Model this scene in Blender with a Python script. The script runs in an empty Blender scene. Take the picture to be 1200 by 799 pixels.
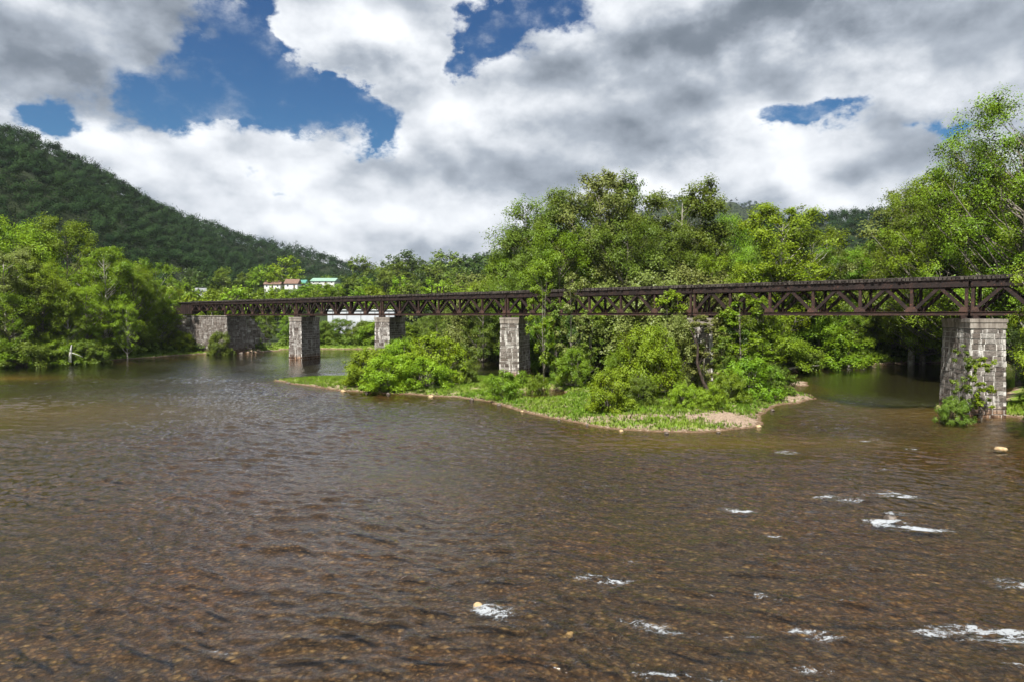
import bpy, math, random
import numpy as np
R = math.radians
S = bpy.context.scene
COL = S.collection

# ------------------------------------------------------------------ camera, sky, sun, exposure
CAMZ = 10.5
HAZE = 0.00005
FPX = 800.0                      # focal length in pixels of a 1200 px wide frame
PITCH = math.atan(29.5 / FPX)    # looks slightly down
cam = bpy.data.objects.new('camera', bpy.data.cameras.new('camera'))
COL.objects.link(cam)
cam.location = (0, 0, CAMZ)
cam.rotation_euler = (R(90) - PITCH, 0, 0)
cam.data.sensor_width = 36
cam.data.lens = 24
cam.data.clip_start = 0.5
cam.data.clip_end = 9000
S.camera = cam

SUN_AZ = math.atan2(-0.42, -0.91)      # direction to the sun, from +Y towards +X
SUN_EL = R(57)
sun = bpy.data.objects.new('sun', bpy.data.lights.new('sun', 'SUN'))
COL.objects.link(sun)
sun.data.energy = 5.0
sun.data.angle = R(0.5)
sun.data.color = (1.0, 0.955, 0.88)
sun.location = (0, 0, 300)
sun.rotation_euler = (R(90) - SUN_EL, 0, math.pi - SUN_AZ)

S.view_settings.view_transform = 'Standard'
S.view_settings.look = 'None'
S.view_settings.gamma = 1
S.view_settings.exposure = 0.93
S.view_settings.use_curve_mapping = False
S.render.engine = 'CYCLES'
S.cycles.max_bounces = 6
S.cycles.diffuse_bounces = 3
S.cycles.glossy_bounces = 2
S.cycles.transmission_bounces = 2
S.cycles.transparent_max_bounces = 12
S.cycles.volume_bounces = 0
S.cycles.caustics_reflective = False
S.cycles.caustics_refractive = False
S.cycles.use_denoising = True
S.cycles.sample_clamp_indirect = 4


class NT:
    """small helper round a node tree"""
    def __init__(self, tree):
        self.t = tree; self.n = tree.nodes; self.l = tree.links
        self.n.clear()
    def node(self, typ, **kw):
        nd = self.n.new(typ)
        for k, v in kw.items():
            setattr(nd, k, v)
        return nd
    def put(self, sock, v):
        if v is None:
            return
        if hasattr(v, 'is_output'):
            self.l.new(v, sock)
        else:
            if isinstance(v, (tuple, list)) and sock.type == 'RGBA' and len(v) == 3:
                v = (*v, 1)
            sock.default_value = v
    def m(self, op, a, b=None, c=None, clamp=False):
        nd = self.node('ShaderNodeMath', operation=op, use_clamp=clamp)
        self.put(nd.inputs[0], a); self.put(nd.inputs[1], b); self.put(nd.inputs[2], c)
        return nd.outputs[0]
    def vm(self, op, a, b=None, scale=None):
        nd = self.node('ShaderNodeVectorMath', operation=op)
        self.put(nd.inputs[0], a); self.put(nd.inputs[1], b)
        if scale is not None: self.put(nd.inputs['Scale'], scale)
        return nd.outputs[0]
    def xyz(self, x, y, z):
        nd = self.node('ShaderNodeCombineXYZ')
        self.put(nd.inputs[0], x); self.put(nd.inputs[1], y); self.put(nd.inputs[2], z)
        return nd.outputs[0]
    def sep(self, v):
        nd = self.node('ShaderNodeSeparateXYZ'); self.put(nd.inputs[0], v)
        return nd.outputs
    def noise(self, vec, scale, detail=4, rough=0.55, dist=0.0, col=False, dim='3D', lac=2.0):
        nd = self.node('ShaderNodeTexNoise', noise_dimensions=dim)
        self.put(nd.inputs['Vector'], vec)
        nd.inputs['Scale'].default_value = scale
        nd.inputs['Detail'].default_value = detail
        nd.inputs['Roughness'].default_value = rough
        nd.inputs['Distortion'].default_value = dist
        nd.inputs['Lacunarity'].default_value = lac
        return nd.outputs['Color' if col else 'Fac']
    def vor(self, vec, scale, out='Distance', feature='F1', rnd=1.0):
        nd = self.node('ShaderNodeTexVoronoi', feature=feature)
        self.put(nd.inputs['Vector'], vec)
        nd.inputs['Scale'].default_value = scale
        nd.inputs['Randomness'].default_value = rnd
        return nd.outputs[out]
    def ramp(self, fac, stops, interp='LINEAR'):
        nd = self.node('ShaderNodeValToRGB')
        cr = nd.color_ramp; cr.interpolation = interp
        while len(cr.elements) < len(stops):
            cr.elements.new(0.5)
        for e, (p, c) in zip(cr.elements, stops):
            e.position = p
            e.color = (*c, 1) if isinstance(c, (tuple, list)) else (c, c, c, 1)
        self.put(nd.inputs[0], fac)
        return nd.outputs[0]
    def map(self, v, a, b, c=0.0, d=1.0, smooth=True):
        nd = self.node('ShaderNodeMapRange')
        nd.interpolation_type = 'SMOOTHSTEP' if smooth else 'LINEAR'
        for i, q in enumerate((v, a, b, c, d)):
            self.put(nd.inputs[i], q)
        return nd.outputs[0]
    def mix(self, fac, a, b, mode='MIX'):
        nd = self.node('ShaderNodeMix', data_type='RGBA', blend_type=mode)
        self.put(nd.inputs[0], fac); self.put(nd.inputs[6], a); self.put(nd.inputs[7], b)
        return nd.outputs[2]
    def attr(self, name, out='Fac'):
        nd = self.node('ShaderNodeAttribute'); nd.attribute_name = name
        return nd.outputs[out]
    def bump(self, h, strength, dist, normal=None):
        nd = self.node('ShaderNodeBump')
        nd.inputs['Strength'].default_value = strength
        nd.inputs['Distance'].default_value = dist
        self.put(nd.inputs['Height'], h)
        if normal is not None: self.put(nd.inputs['Normal'], normal)
        return nd.outputs[0]


def px_dir(px, py):
    a = (px - 600) / FPX; b = (399.5 - py) / FPX
    c, s = math.cos(PITCH), math.sin(PITCH)
    return a, c + b * s, -s + b * c          # x, y, z (not normalised)

def px_azel(px, py):
    x, y, z = px_dir(px, py)
    return math.atan2(x, y), math.atan2(z, math.hypot(x, y))

# ---- the sky: Nishita with procedural cumulus laid out by direction
world = bpy.data.worlds.new('World'); S.world = world; world.use_nodes = True
w = NT(world.node_tree)
sky = w.node('ShaderNodeTexSky', sky_type='NISHITA')
sky.sun_disc = False
sky.sun_elevation = SUN_EL
sky.sun_rotation = SUN_AZ
sky.air_density = 1.0; sky.dust_density = 0.4; sky.ozone_density = 2.0
gen = w.node('ShaderNodeTexCoord').outputs['Generated']
gx, gy, gz = w.sep(gen)
az0 = w.m('ARCTAN2', gx, gy)
el0 = w.m('ARCSINE', gz)
wv = w.xyz(gx, gy, w.m('MULTIPLY', gz, 1.5))
warp = w.noise(wv, 3.2, 7, 0.6, col=True)
wr, wg, wb = w.sep(warp)
warp2 = w.noise(wv, 13.0, 8, 0.66, col=True)
vr, vg, vb = w.sep(warp2)
az = w.m('ADD', az0, w.m('ADD', w.m('MULTIPLY', w.m('SUBTRACT', wr, 0.5), 0.30), w.m('MULTIPLY', w.m('SUBTRACT', vr, 0.5), 0.13)))
el = w.m('ADD', el0, w.m('ADD', w.m('MULTIPLY', w.m('SUBTRACT', wg, 0.5), 0.20), w.m('MULTIPLY', w.m('SUBTRACT', vg, 0.5), 0.10)))

def gsum(items):
    tot = None
    for px, py, rx, ry, amp in items:
        cx, cy = px_azel(px, py)
        rr = 800.0 * math.sqrt(1 + ((px - 600) / 800) ** 2)
        u = w.m('MULTIPLY', w.m('SUBTRACT', az, cx), rr / rx)
        v = w.m('MULTIPLY', w.m('SUBTRACT', el, cy), 830.0 / ry)
        q = w.m('MULTIPLY_ADD', u, u, w.m('MULTIPLY', v, v))
        g = w.m('POWER', 2.71828, w.m('MULTIPLY', q, -1.0))
        tot = w.m('MULTIPLY', g, amp) if tot is None else w.m('MULTIPLY_ADD', g, amp, tot)
    return tot

holes = gsum([(280, 20, 42, 50, 1.2), (300, 98, 100, 34, 1.3), (400, 128, 70, 30, 1.15), (200, 122, 50, 20, .8),
              (95, 150, 36, 16, .8), (440, 165, 30, 26, .9),
              (605, 22, 62, 30, 1.25), (560, 60, 34, 18, .8), (905, 152, 50, 20, 1.0), (965, 130, 30, 14, .6), (1098, 160, 26, 14, .75),
              (430, 20, 95, 45, -1.3), (470, 70, 50, 30, -.6),
              (390, 290, 20, 8, .45), (340, 232, 18, 9, .45), (290, 200, 18, 9, .4)])
n1 = w.noise(wv, 5.5, 9, 0.60)
n1u = w.noise(w.vm('ADD', wv, (0.012, -0.01, 0.035)), 5.5, 9, 0.60)
n2 = w.noise(wv, 17.0, 7, 0.62)
dens = w.m('ADD', w.m('SUBTRACT', 0.80, holes),
           w.m('ADD', w.m('MULTIPLY', w.m('SUBTRACT', n1, 0.5), 0.75), w.m('MULTIPLY', w.m('SUBTRACT', n2, 0.5), 0.8)))
alpha = w.map(w.m('ADD', dens, w.m('MULTIPLY', w.m('SUBTRACT', vb, 0.5), 0.35)), 0.10, 0.62)
veil = w.m('MULTIPLY', w.map(w.m('ADD', n2, w.m('MULTIPLY', vb, .5)), .72, 1.02), w.map(dens, -.75, .25, 0.0, .62))
alpha = w.m('MAXIMUM', alpha, veil)
shade = gsum([(70, 45, 170, 48, -.42), (215, 30, 60, 60, -.10), (40, 120, 150, 24, -.26), (60, 95, 90, 16, .10),
              (400, 20, 70, 40, .20), (470, 62, 55, 22, -.22), (240, 190, 130, 50, .26), (120, 175, 80, 30, .12),
              (410, 225, 110, 50, .16), (380, 280, 140, 14, .08), (575, 115, 70, 45, .24), (520, 170, 70, 30, .12),
              (700, 150, 120, 40, -.16), (760, 62, 110, 40, -.27), (1000, 18, 240, 30, -.36), (600, 205, 100, 22, -.05),
              (560, 262, 110, 24, .10), (905, 205, 90, 36, .22), (820, 215, 60, 25, .10), (1060, 100, 90, 26, .16), (1100, 140, 60, 18, -.14),
              (1020, 195, 90, 26, .04), (750, 240, 220, 20, .10), (1150, 60, 120, 22, -.10), (590, 150, 50, 24, .10), (710, 40, 60, 26, .12)])
n3 = w.noise(wv, 6.0, 6, 0.48)
n3u = w.noise(w.vm('ADD', wv, (0.010, 0.0, 0.045)), 6.0, 6, 0.48)
relief = w.m('MULTIPLY', w.m('SUBTRACT', n3, n3u), 1.9)
bri = w.m('ADD', w.m('ADD', 0.735, w.m('MULTIPLY', shade, .88)), w.m('ADD', relief, w.m('MULTIPLY', w.m('SUBTRACT', n2, 0.5), 0.28)))
bri = w.m('ADD', bri, w.m('MULTIPLY', w.map(dens, 0.35, 0.9), -0.10))
ccol = w.ramp(bri, [(0.0, (.070, .088, .110)), (0.28, (.115, .136, .165)), (0.55, (.235, .262, .300)), (0.78, (.405, .425, .455)), (1.0, (.545, .560, .580))])
skyc = w.mix(1.0, sky.outputs[0], w.mix(w.map(el0, .08, .42), (0.150, 0.370, 0.470), (0.060, 0.235, 0.400)), 'MULTIPLY')
cl10 = w.vm('SCALE', ccol, scale=10.0)
allc = w.mix(alpha, skyc, cl10)
bg = w.node('ShaderNodeBackground')
w.put(bg.inputs[0], allc); bg.inputs[1].default_value = 0.1
wo = w.node('ShaderNodeOutputWorld')
w.l.new(bg.outputs[0], wo.inputs[0])

# ------------------------------------------------------------------ helpers
rng = np.random.default_rng(7)
random.seed(7)

def tag(o, label=None, cat=None, group=None, kind=None):
    if label: o['label'] = label
    if cat: o['category'] = cat
    if group: o['group'] = group
    if kind: o['kind'] = kind
    return o

def empty(name, loc, rz=0.0):
    o = bpy.data.objects.new(name, None); COL.objects.link(o)
    o.location = loc; o.rotation_euler = (0, 0, rz)
    o.empty_display_size = 0.3
    return o

def link(name, me, parent=None):
    o = bpy.data.objects.new(name, me); COL.objects.link(o)
    if parent is not None: o.parent = parent
    return o

def np_mesh(name, V, F, mat=None, smooth=False):
    """V (n,3), F (m,3|4) numpy"""
    me = bpy.data.meshes.new(name)
    V = np.ascontiguousarray(V, dtype=np.float32); F = np.ascontiguousarray(F, dtype=np.int32)
    k = F.shape[1]
    me.vertices.add(len(V)); me.vertices.foreach_set('co', V.ravel())
    me.loops.add(F.size); me.loops.foreach_set('vertex_index', F.ravel())
    me.polygons.add(len(F))
    me.polygons.foreach_set('loop_start', np.arange(0, F.size, k, dtype=np.int32))
    me.polygons.foreach_set('use_smooth', np.full(len(F), smooth))
    me.update(calc_edges=True)
    if mat: me.materials.append(mat)
    return me

def fattr(me, name, vals, domain='FACE'):
    a = me.attributes.new(name, 'FLOAT', domain)
    a.data.foreach_set('value', np.ascontiguousarray(vals, dtype=np.float32))

class MB:
    """collects boxes, bars and tubes for one mesh; q is one value per face"""
    def __init__(self): self.v = []; self.f = []; self.q = []
    def add(self, vs, fs, q=0.5):
        n = len(self.v); self.v += [tuple(p) for p in vs]
        self.f += [tuple(i + n for i in f) for f in fs]; self.q += [q] * len(fs)
    def hexa(self, p, q=0.5):       # 8 points: bottom loop 0-3 counter-clockwise, top loop 4-7
        self.add(p, [(0, 3, 2, 1), (4, 5, 6, 7), (0, 1, 5, 4), (1, 2, 6, 5), (2, 3, 7, 6), (3, 0, 4, 7)], q)
    def box(self, x0, x1, y0, y1, z0, z1, q=0.5):
        self.hexa([(x0, y0, z0), (x1, y0, z0), (x1, y1, z0), (x0, y1, z0), (x0, y0, z1), (x1, y0, z1), (x1, y1, z1), (x0, y1, z1)], q)
    def bar(self, a, b, w, d, q=0.5):
        """bar from a to b in the local xz plane; w across in that plane, d in y"""
        a = np.array(a, float); b = np.array(b, float)
        t = b - a; t /= np.linalg.norm(t)
        s = np.array((0, 1.0, 0)); n = np.cross(t, s); n /= np.linalg.norm(n)
        pts = []
        for e in (a, b):
            for i, j in ((-1, -1), (1, -1), (1, 1), (-1, 1)):
                pts.append(e + n * i * w / 2 + s * j * d / 2)
        self.hexa(pts, q)
    def tube(self, pts, rad, sides=7, q=0.5):
        pts = [np.array(p, float) for p in pts]; n0 = len(self.v)
        for i, p in enumerate(pts):
            t = pts[min(i + 1, len(pts) - 1)] - pts[max(i - 1, 0)]
            t /= np.linalg.norm(t) + 1e-9
            u = np.cross(t, (0.31, 0.95, 0.02)); u /= np.linalg.norm(u) + 1e-9; v = np.cross(t, u)
            for k in range(sides):
                an = 2 * math.pi * k / sides
                self.v.append(tuple(p + (u * math.cos(an) + v * math.sin(an)) * rad[i]))
        for i in range(len(pts) - 1):
            for k in range(sides):
                a = n0 + i * sides + k; b = n0 + i * sides + (k + 1) % sides
                self.f.append((a, b, b + sides, a + sides)); self.q.append(q)
    def mesh(self, name, mat, smooth=False):
        me = bpy.data.meshes.new(name)
        me.from_pydata(self.v, [], self.f)
        fattr(me, 'tone', self.q)
        if smooth: me.polygons.foreach_set('use_smooth', np.full(len(me.polygons), True))
        me.materials.append(mat); me.update()
        return me
    def build(self, name, mat, parent=None, smooth=False):
        return link(name, self.mesh(name, mat, smooth), parent)

def new_mat(name):
    m = bpy.data.materials.new(name); m.use_nodes = True
    t = NT(m.node_tree)
    out = t.node('ShaderNodeOutputMaterial')
    return m, t, out

def principled(t, out, col, rough=0.8, normal=None, spec=0.3, metal=0.0):
    b = t.node('ShaderNodeBsdfPrincipled')
    t.put(b.inputs['Base Color'], col); t.put(b.inputs['Roughness'], rough)
    t.put(b.inputs['Specular IOR Level'], spec); t.put(b.inputs['Metallic'], metal)
    if normal is not None: t.put(b.inputs['Normal'], normal)
    t.l.new(b.outputs[0], out.inputs[0])
    return b

# ------------------------------------------------------------------ terrain
def G(px, py, z=0.0):
    """point on the plane z seen at a pixel of the photograph (used to survey the plan)"""
    x, y, zz = px_dir(px, py)
    k = (z - CAMZ) / zz
    return (x * k, y * k)

LEFT = [(-900, -200), (-190, -200), (-150, 40), (-122, 110), (-107, 139), (-97, 152), (-93, 166), (-88, 182), (-84, 192), (-72, 199), (-70, 207),
        (-73, 213), (-60, 217), (-46, 216), (-30, 214), (-16, 206), (-6, 192), (-3, 172), (3, 150), (12, 137), (26, 127), (40, 122), (52, 126),
        (64, 140), (80, 148), (96, 152), (140, 166), (220, 178), (900, 300), (900, 4000), (-900, 4000)]
RIGHT = [(900, -200), (90, -200), (52, 0), (44, 30), (45.5, 52), (47.0, 61), (49.5, 66), (52, 70), (50.5, 73), (52.5, 77), (60, 83), (72, 98), (100, 124), (140, 138), (220, 148), (900, 250)]
ISLAND = [G(322, 446), G(360, 452), G(400, 458), G(440, 460), G(480, 462), G(540, 466), G(570, 470), G(600, 478), G(640, 489), G(700, 500),
          G(760, 506), G(820, 506), G(880, 502), G(898, 497), G(893, 488), G(902, 480), G(925, 471), G(948, 465), (37.5, 95), (32, 97), (34, 101), (41, 106), (38, 107.5), (28, 108), (14, 111), (4, 113),
          (-8, 118), (-20, 119), (-32, 116), (-39, 111)]
POOL = [G(608, 466), G(625, 470), G(655, 468), G(668, 462), G(662, 457), G(635, 456), G(612, 460)]

SPIT_A = [G(880, 474), G(930, 472), G(955, 467), G(948, 461), G(890, 460)]
SPIT_B = [G(875, 453), G(945, 451.5), G(944, 447.5), G(875, 446)]

def sdist(poly, X, Y):
    P = np.array(poly); Q = np.roll(P, -1, axis=0)
    d = np.full(X.shape, 1e9); inside = np.zeros(X.shape, bool)
    for (x0, y0), (x1, y1) in zip(P, Q):
        ex, ey = x1 - x0, y1 - y0
        t = np.clip(((X - x0) * ex + (Y - y0) * ey) / (ex * ex + ey * ey), 0, 1)
        d = np.minimum(d, np.hypot(X - x0 - t * ex, Y - y0 - t * ey))
        c = ((y0 > Y) != (y1 > Y)) & (X < (x1 - x0) * (Y - y0) / (y1 - y0 + 1e-12) + x0)
        inside ^= c
    return np.where(inside, d, -d)

_g = np.random.default_rng(3).random((64, 64))
def vnoise(X, Y, s):
    x = X / s; y = Y / s
    xi = np.floor(x).astype(int); yi = np.floor(y).astype(int)
    fx = x - xi; fy = y - yi
    fx = fx * fx * (3 - 2 * fx); fy = fy * fy * (3 - 2 * fy)
    a = _g[xi % 64, yi % 64]; b = _g[(xi + 1) % 64, yi % 64]; c = _g[xi % 64, (yi + 1) % 64]; d = _g[(xi + 1) % 64, (yi + 1) % 64]
    return (a * (1 - fx) + b * fx) * (1 - fy) + (c * (1 - fx) + d * fx) * fy - 0.5

def sm(x, a, b):
    t = np.clip((x - a) / (b - a), 0, 1); return t * t * (3 - 2 * t)

# ridges: list of (x, y, terrain height), with the half width of the slope on the valley side
def RP(px, py, D, tree=13):
    tree = tree + (9 if px < 300 else 4 if px < 460 else 0)
    x, y, z = px_dir(px, py)
    return (x / y * D, D, CAMZ + z / y * D - tree)
RIDGES = [([(-640, 150, 190), RP(-120, 95, 480), RP(0, 143, 600), RP(50, 160, 660), RP(100, 190, 730), RP(150, 216, 800), RP(200, 240, 880), RP(260, 262, 960), RP(330, 285, 1080), RP(405, 306, 1250), RP(450, 322, 1400)], 270),
          ([RP(560, 300, 2300), RP(700, 262, 2300), RP(790, 233, 2300), RP(850, 236, 2300), RP(930, 246, 2300), RP(1040, 258, 2300), RP(1300, 240, 2300)], 700),
          ([RP(800, 300, 800), RP(860, 275, 800), RP(930, 250, 800), RP(1000, 248, 800), RP(1040, 247, 800), RP(1150, 232, 800), RP(1400, 160, 800)], 330),
          ([RP(430, 330, 620), RP(480, 318, 640), RP(560, 308, 660), RP(640, 300, 700), RP(760, 300, 760)], 260),
          ([(150, 150, 24), (230, 210, 36), (420, 300, 60)], 75),
          ([(120, 60, 22), (150, 110, 30), (400, 160, 60)], 60)]

def terrain(X, Y):
    X = np.asarray(X, float); Y = np.asarray(Y, float)
    dl = np.maximum(sdist(LEFT, X, Y), sdist(RIGHT, X, Y))
    di = np.maximum(sdist(ISLAND, X, Y), np.maximum(sdist(SPIT_A, X, Y), sdist(SPIT_B, X, Y)) + .3)
    wob = vnoise(X, Y, 3.1) * 0.9 + vnoise(X + 31, Y, 1.1) * 0.35
    dl = dl + wob * 1.2; di = di + wob
    land = 1.3 * (1 - np.exp(-np.clip(dl, 0, None) / 5)) + 0.02 * np.clip(dl, 0, 60) + 0.5 * vnoise(X, Y, 9) * sm(dl, 1, 8)
    land = land + sm(Y, 235, 450) * 19 * sm(X, 260, 60)
    hill = np.zeros(X.shape)
    for pts, wd in RIDGES:
        best = np.zeros(X.shape)
        for (x0, y0, h0), (x1, y1, h1) in zip(pts[:-1], pts[1:]):
            ex, ey = x1 - x0, y1 - y0
            t = np.clip(((X - x0) * ex + (Y - y0) * ey) / (ex * ex + ey * ey), 0, 1)
            d = np.hypot(X - x0 - t * ex, Y - y0 - t * ey)
            u = np.clip(1 - d / wd, 0, 1)
            best = np.maximum(best, (h0 + (h1 - h0) * t) * (0.45 * u + 0.55 * u * u * (3 - 2 * u)))
        hill = np.maximum(hill, best)
    hill = hill * (1 + 0.10 * vnoise(X, Y, 90) + 0.05 * vnoise(X, Y, 35))
    hl = hill * sm(dl, 0, 20); q_ = np.clip(1 - np.abs(hl - land) / 8, 0, 1); land = np.maximum(land, hl) + q_ * q_ * 2.0 * sm(hl, 4, 12)
    isl = 0.62 * (1 - np.exp(-np.clip(di, 0, None) / 3.0)) + 0.18 * vnoise(X, Y, 5) * sm(di, 0.5, 4)
    dp = sdist(POOL, X, Y) + wob * 0.4
    isl = np.where(dp > -1.0, isl - sm(dp, -1.0, 1.0) * 0.8, isl)
    dw = -np.maximum(dl, di)
    deep = np.maximum(sm(Y, 112, 150) * sm(X, 40, 0), sm(Y, 76, 92) * sm(X, 24, 40)) * 1.3
    deep = np.maximum(deep, sm(Y, 120, 128) * 0.9)
    deep = np.maximum(deep, sm(Y, 42, 92) * sm(X, 30, -8) * .62)
    bed = -(0.34 + deep + 0.10 * vnoise(X, Y, 7) + 0.07 * vnoise(X, Y, 2.3)) * (1 - np.exp(-np.clip(dw, 0, None) / (2.0 + deep * 2)))
    return np.where(dl > 0, land, np.where(di > 0, isl, bed)), dl, di

ang = np.concatenate([np.linspace(-180, -52, 60, endpoint=False), np.linspace(-52, 52, 640, endpoint=False), np.linspace(52, 180, 60, endpoint=False)])
rad = np.concatenate([[4], np.geomspace(8, 50, 110, endpoint=False), np.arange(50, 160, 0.5), np.arange(160, 262, 1.2), np.geomspace(262, 2700, 130)])
A, RR = np.meshgrid(np.radians(ang), rad, indexing='ij')
GX = np.sin(A) * RR; GY = np.cos(A) * RR
GH, GDL, GDI = terrain(GX, GY)
na, nr = GX.shape
idx = np.arange(na * nr).reshape(na, nr)
i2 = np.roll(idx, -1, axis=0)
F = np.stack([idx[:, :-1], idx[:, 1:], i2[:, 1:], i2[:, :-1]], -1).reshape(-1, 4)
F = F[:, ::-1]
V = np.stack([GX, GY, GH], -1).reshape(-1, 3)

def ground_material():
    m, t, out = new_mat('ground')
    P = t.node('ShaderNodeNewGeometry').outputs['Position']
    x, y, z = t.sep(P)
    flat = t.xyz(x, y, 0.0)
    wob = t.noise(flat, 0.35, 5, 0.6, col=True)
    fl2 = t.vm('ADD', flat, t.vm('SCALE', wob, scale=0.6))
    # river cobbles
    c1 = t.vor(fl2, 4.2, 'Color'); d1 = t.vor(fl2, 4.2, 'Distance')
    c2 = t.vor(fl2, 11.0, 'Color'); d2 = t.vor(fl2, 11.0, 'Distance')
    c1s = t.sep(c1)[0]; c2s = t.sep(c2)[1]
    cob = t.ramp(c1s, [(0, (.030, .022, .014)), (.35, (.075, .048, .026)), (.7, (.135, .080, .040)), (.93, (.19, .125, .066)), (1.0, (.40, .30, .16))])
    cob2 = t.ramp(c2s, [(0, (.026, .020, .014)), (.5, (.085, .054, .028)), (.85, (.17, .105, .052)), (1.0, (.34, .26, .15))])
    cob = t.mix(0.5, cob, cob2)
    crack = t.map(d1, 0.15, 0.55, 1.0, 0.45)
    cob = t.mix(1.0, cob, crack, 'MULTIPLY')
    patch = t.noise(flat, 0.09, 6, 0.62)
    cob = t.mix(t.map(patch, 0.42, 0.66), cob, t.mix(1.0, cob, (1.22, 1.02, .82), 'MULTIPLY'))
    patch2 = t.noise(flat, 1.5, 7, 0.75)
    cob = t.mix(1.0, cob, t.ramp(patch2, [(.3, .5), (.5, .95), (.7, 1.5)]), 'MULTIPLY')
    # deeper bed coloured darker and greener, for light lost in deep water
    deep_tint = t.mix(t.noise(flat, 0.5, 4), (.018, .022, .012), (.048, .048, .024))
    bed = t.mix(t.map(z, -1.30, -0.42, 1.0, 0.0), cob, deep_tint)
    silt = t.attr('silt')
    bed = t.mix(silt, bed, t.mix(t.noise(flat, 1.2, 5), (.16, .125, .03), (.24, .15, .06)))
    # dry gravel bars
    g1 = t.vor(flat, 9.0, 'Color'); gs = t.sep(g1)[0]
    gravel = t.mix(gs, (.20, .145, .105), (.44, .34, .26))
    gravel = t.mix(t.noise(flat, .5, 5), gravel, t.mix(1.0, gravel, (.62, .6, .55), 'MULTIPLY'))
    grass = t.mix(t.noise(flat, 0.45, 6, .65), (.075, .150, .012), (.180, .240, .030))
    dry = t.noise(t.vm('ADD', flat, (40, 7, 0)), 0.25, 6, .7)
    grass = t.mix(t.map(dry, .50, .68), grass, t.mix(gs, (.20, .17, .07), (.30, .25, .12)))
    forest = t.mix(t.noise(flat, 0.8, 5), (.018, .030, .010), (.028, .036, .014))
    barat = t.attr('bar')
    gv = t.m('ADD', barat, t.m('MULTIPLY', t.m('SUBTRACT', t.noise(flat, 0.7, 6, .7), 0.5), 0.9))
    land = t.mix(t.map(gv, 0.40, 0.60), grass, gravel)
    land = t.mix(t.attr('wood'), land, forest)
    zz = t.m('ADD', z, t.m('MULTIPLY', t.m('SUBTRACT', t.noise(flat, 1.6, 8, .7), 0.5), 0.62))
    land = t.mix(t.map(zz, 0.04, 0.16), t.mix(1.0, gravel, (.44, .38, .30), 'MULTIPLY'), land)
    col = t.mix(t.map(z, -0.02, 0.02), bed, land)
    h = t.m('ADD', t.m('MULTIPLY', d1, 0.6), t.m('ADD', t.m('MULTIPLY', d2, .25), t.m('MULTIPLY', t.noise(flat, 6, 4), 0.5)))
    principled(t, out, col, 0.9, t.bump(h, 0.7, 0.12), 0.15)
    return m

def ellip(X, Y, cx, cy, rx, ry):
    return np.exp(-(((X - cx) / rx) ** 2 + ((Y - cy) / ry) ** 2))
gm = ground_material()
me = np_mesh('ground', V, F, gm, True)
c = G(862, 494); c2 = G(735, 494); c3 = G(915, 466); c4 = G(440, 455); c5 = G(790, 470); c6 = G(640, 462)
bar = 1.3 * ellip(GX, GY, c[0], c[1], 2.7, 3.2) + 1.0 * ellip(GX, GY, c3[0], c3[1], 4, 5) + .62 * ellip(GX, GY, c2[0], c2[1], 5.5, 1.2) + .75 * ellip(GX, GY, c4[0], c4[1], 6, 1.6) + .5 * ellip(GX, GY, c5[0], c5[1], 4, 3) \
    + .6 * ellip(GX, GY, c6[0], c6[1], 3, 2) + 1.2 * ellip(GX, GY, 38, 106, 7, 3) + 1.3 * ellip(GX, GY, 56, 128, 6, 6) + .9 * ellip(GX, GY, 90, 151, 14, 3) + .9 * ellip(GX, GY, -12, 200, 10, 8) \
    + .22 * np.exp(-(np.clip(GDI, 0, None) / .8) ** 2) + 1.1 * ellip(GX, GY, -76, 197, 9, 5) + .45 * np.exp(-(np.clip(GDL, 0, None) / 1.2) ** 2)
fattr(me, 'bar', bar.ravel(), 'POINT')
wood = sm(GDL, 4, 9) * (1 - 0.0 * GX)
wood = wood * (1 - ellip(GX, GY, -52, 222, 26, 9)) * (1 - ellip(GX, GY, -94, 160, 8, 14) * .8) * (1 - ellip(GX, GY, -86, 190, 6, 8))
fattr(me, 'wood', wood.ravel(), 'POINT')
sx, sy = G(20, 436)
silt = 1.0 * ellip(GX, GY, sx - 4, sy - 1, 12, 7) * 1.2 + .55 * ellip(GX, GY, G(70, 475)[0], G(70, 475)[1], 22, 15) + .55 * ellip(GX, GY, 46, 74, 9, 10) + .5 * ellip(GX, GY, 20, 58, 16, 3.0)
fattr(me, 'silt', np.clip(silt, 0, 1).ravel(), 'POINT')
tag(link('ground', me), 'river bed, gravel bars, grassy banks and wooded hills', kind='structure')

# visibility table of the bare terrain, for laying out the far woods
EL = (GH + 14 - CAMZ) / RR
HOR = np.maximum.accumulate((GH - CAMZ + 2) / RR, axis=1)

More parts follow.
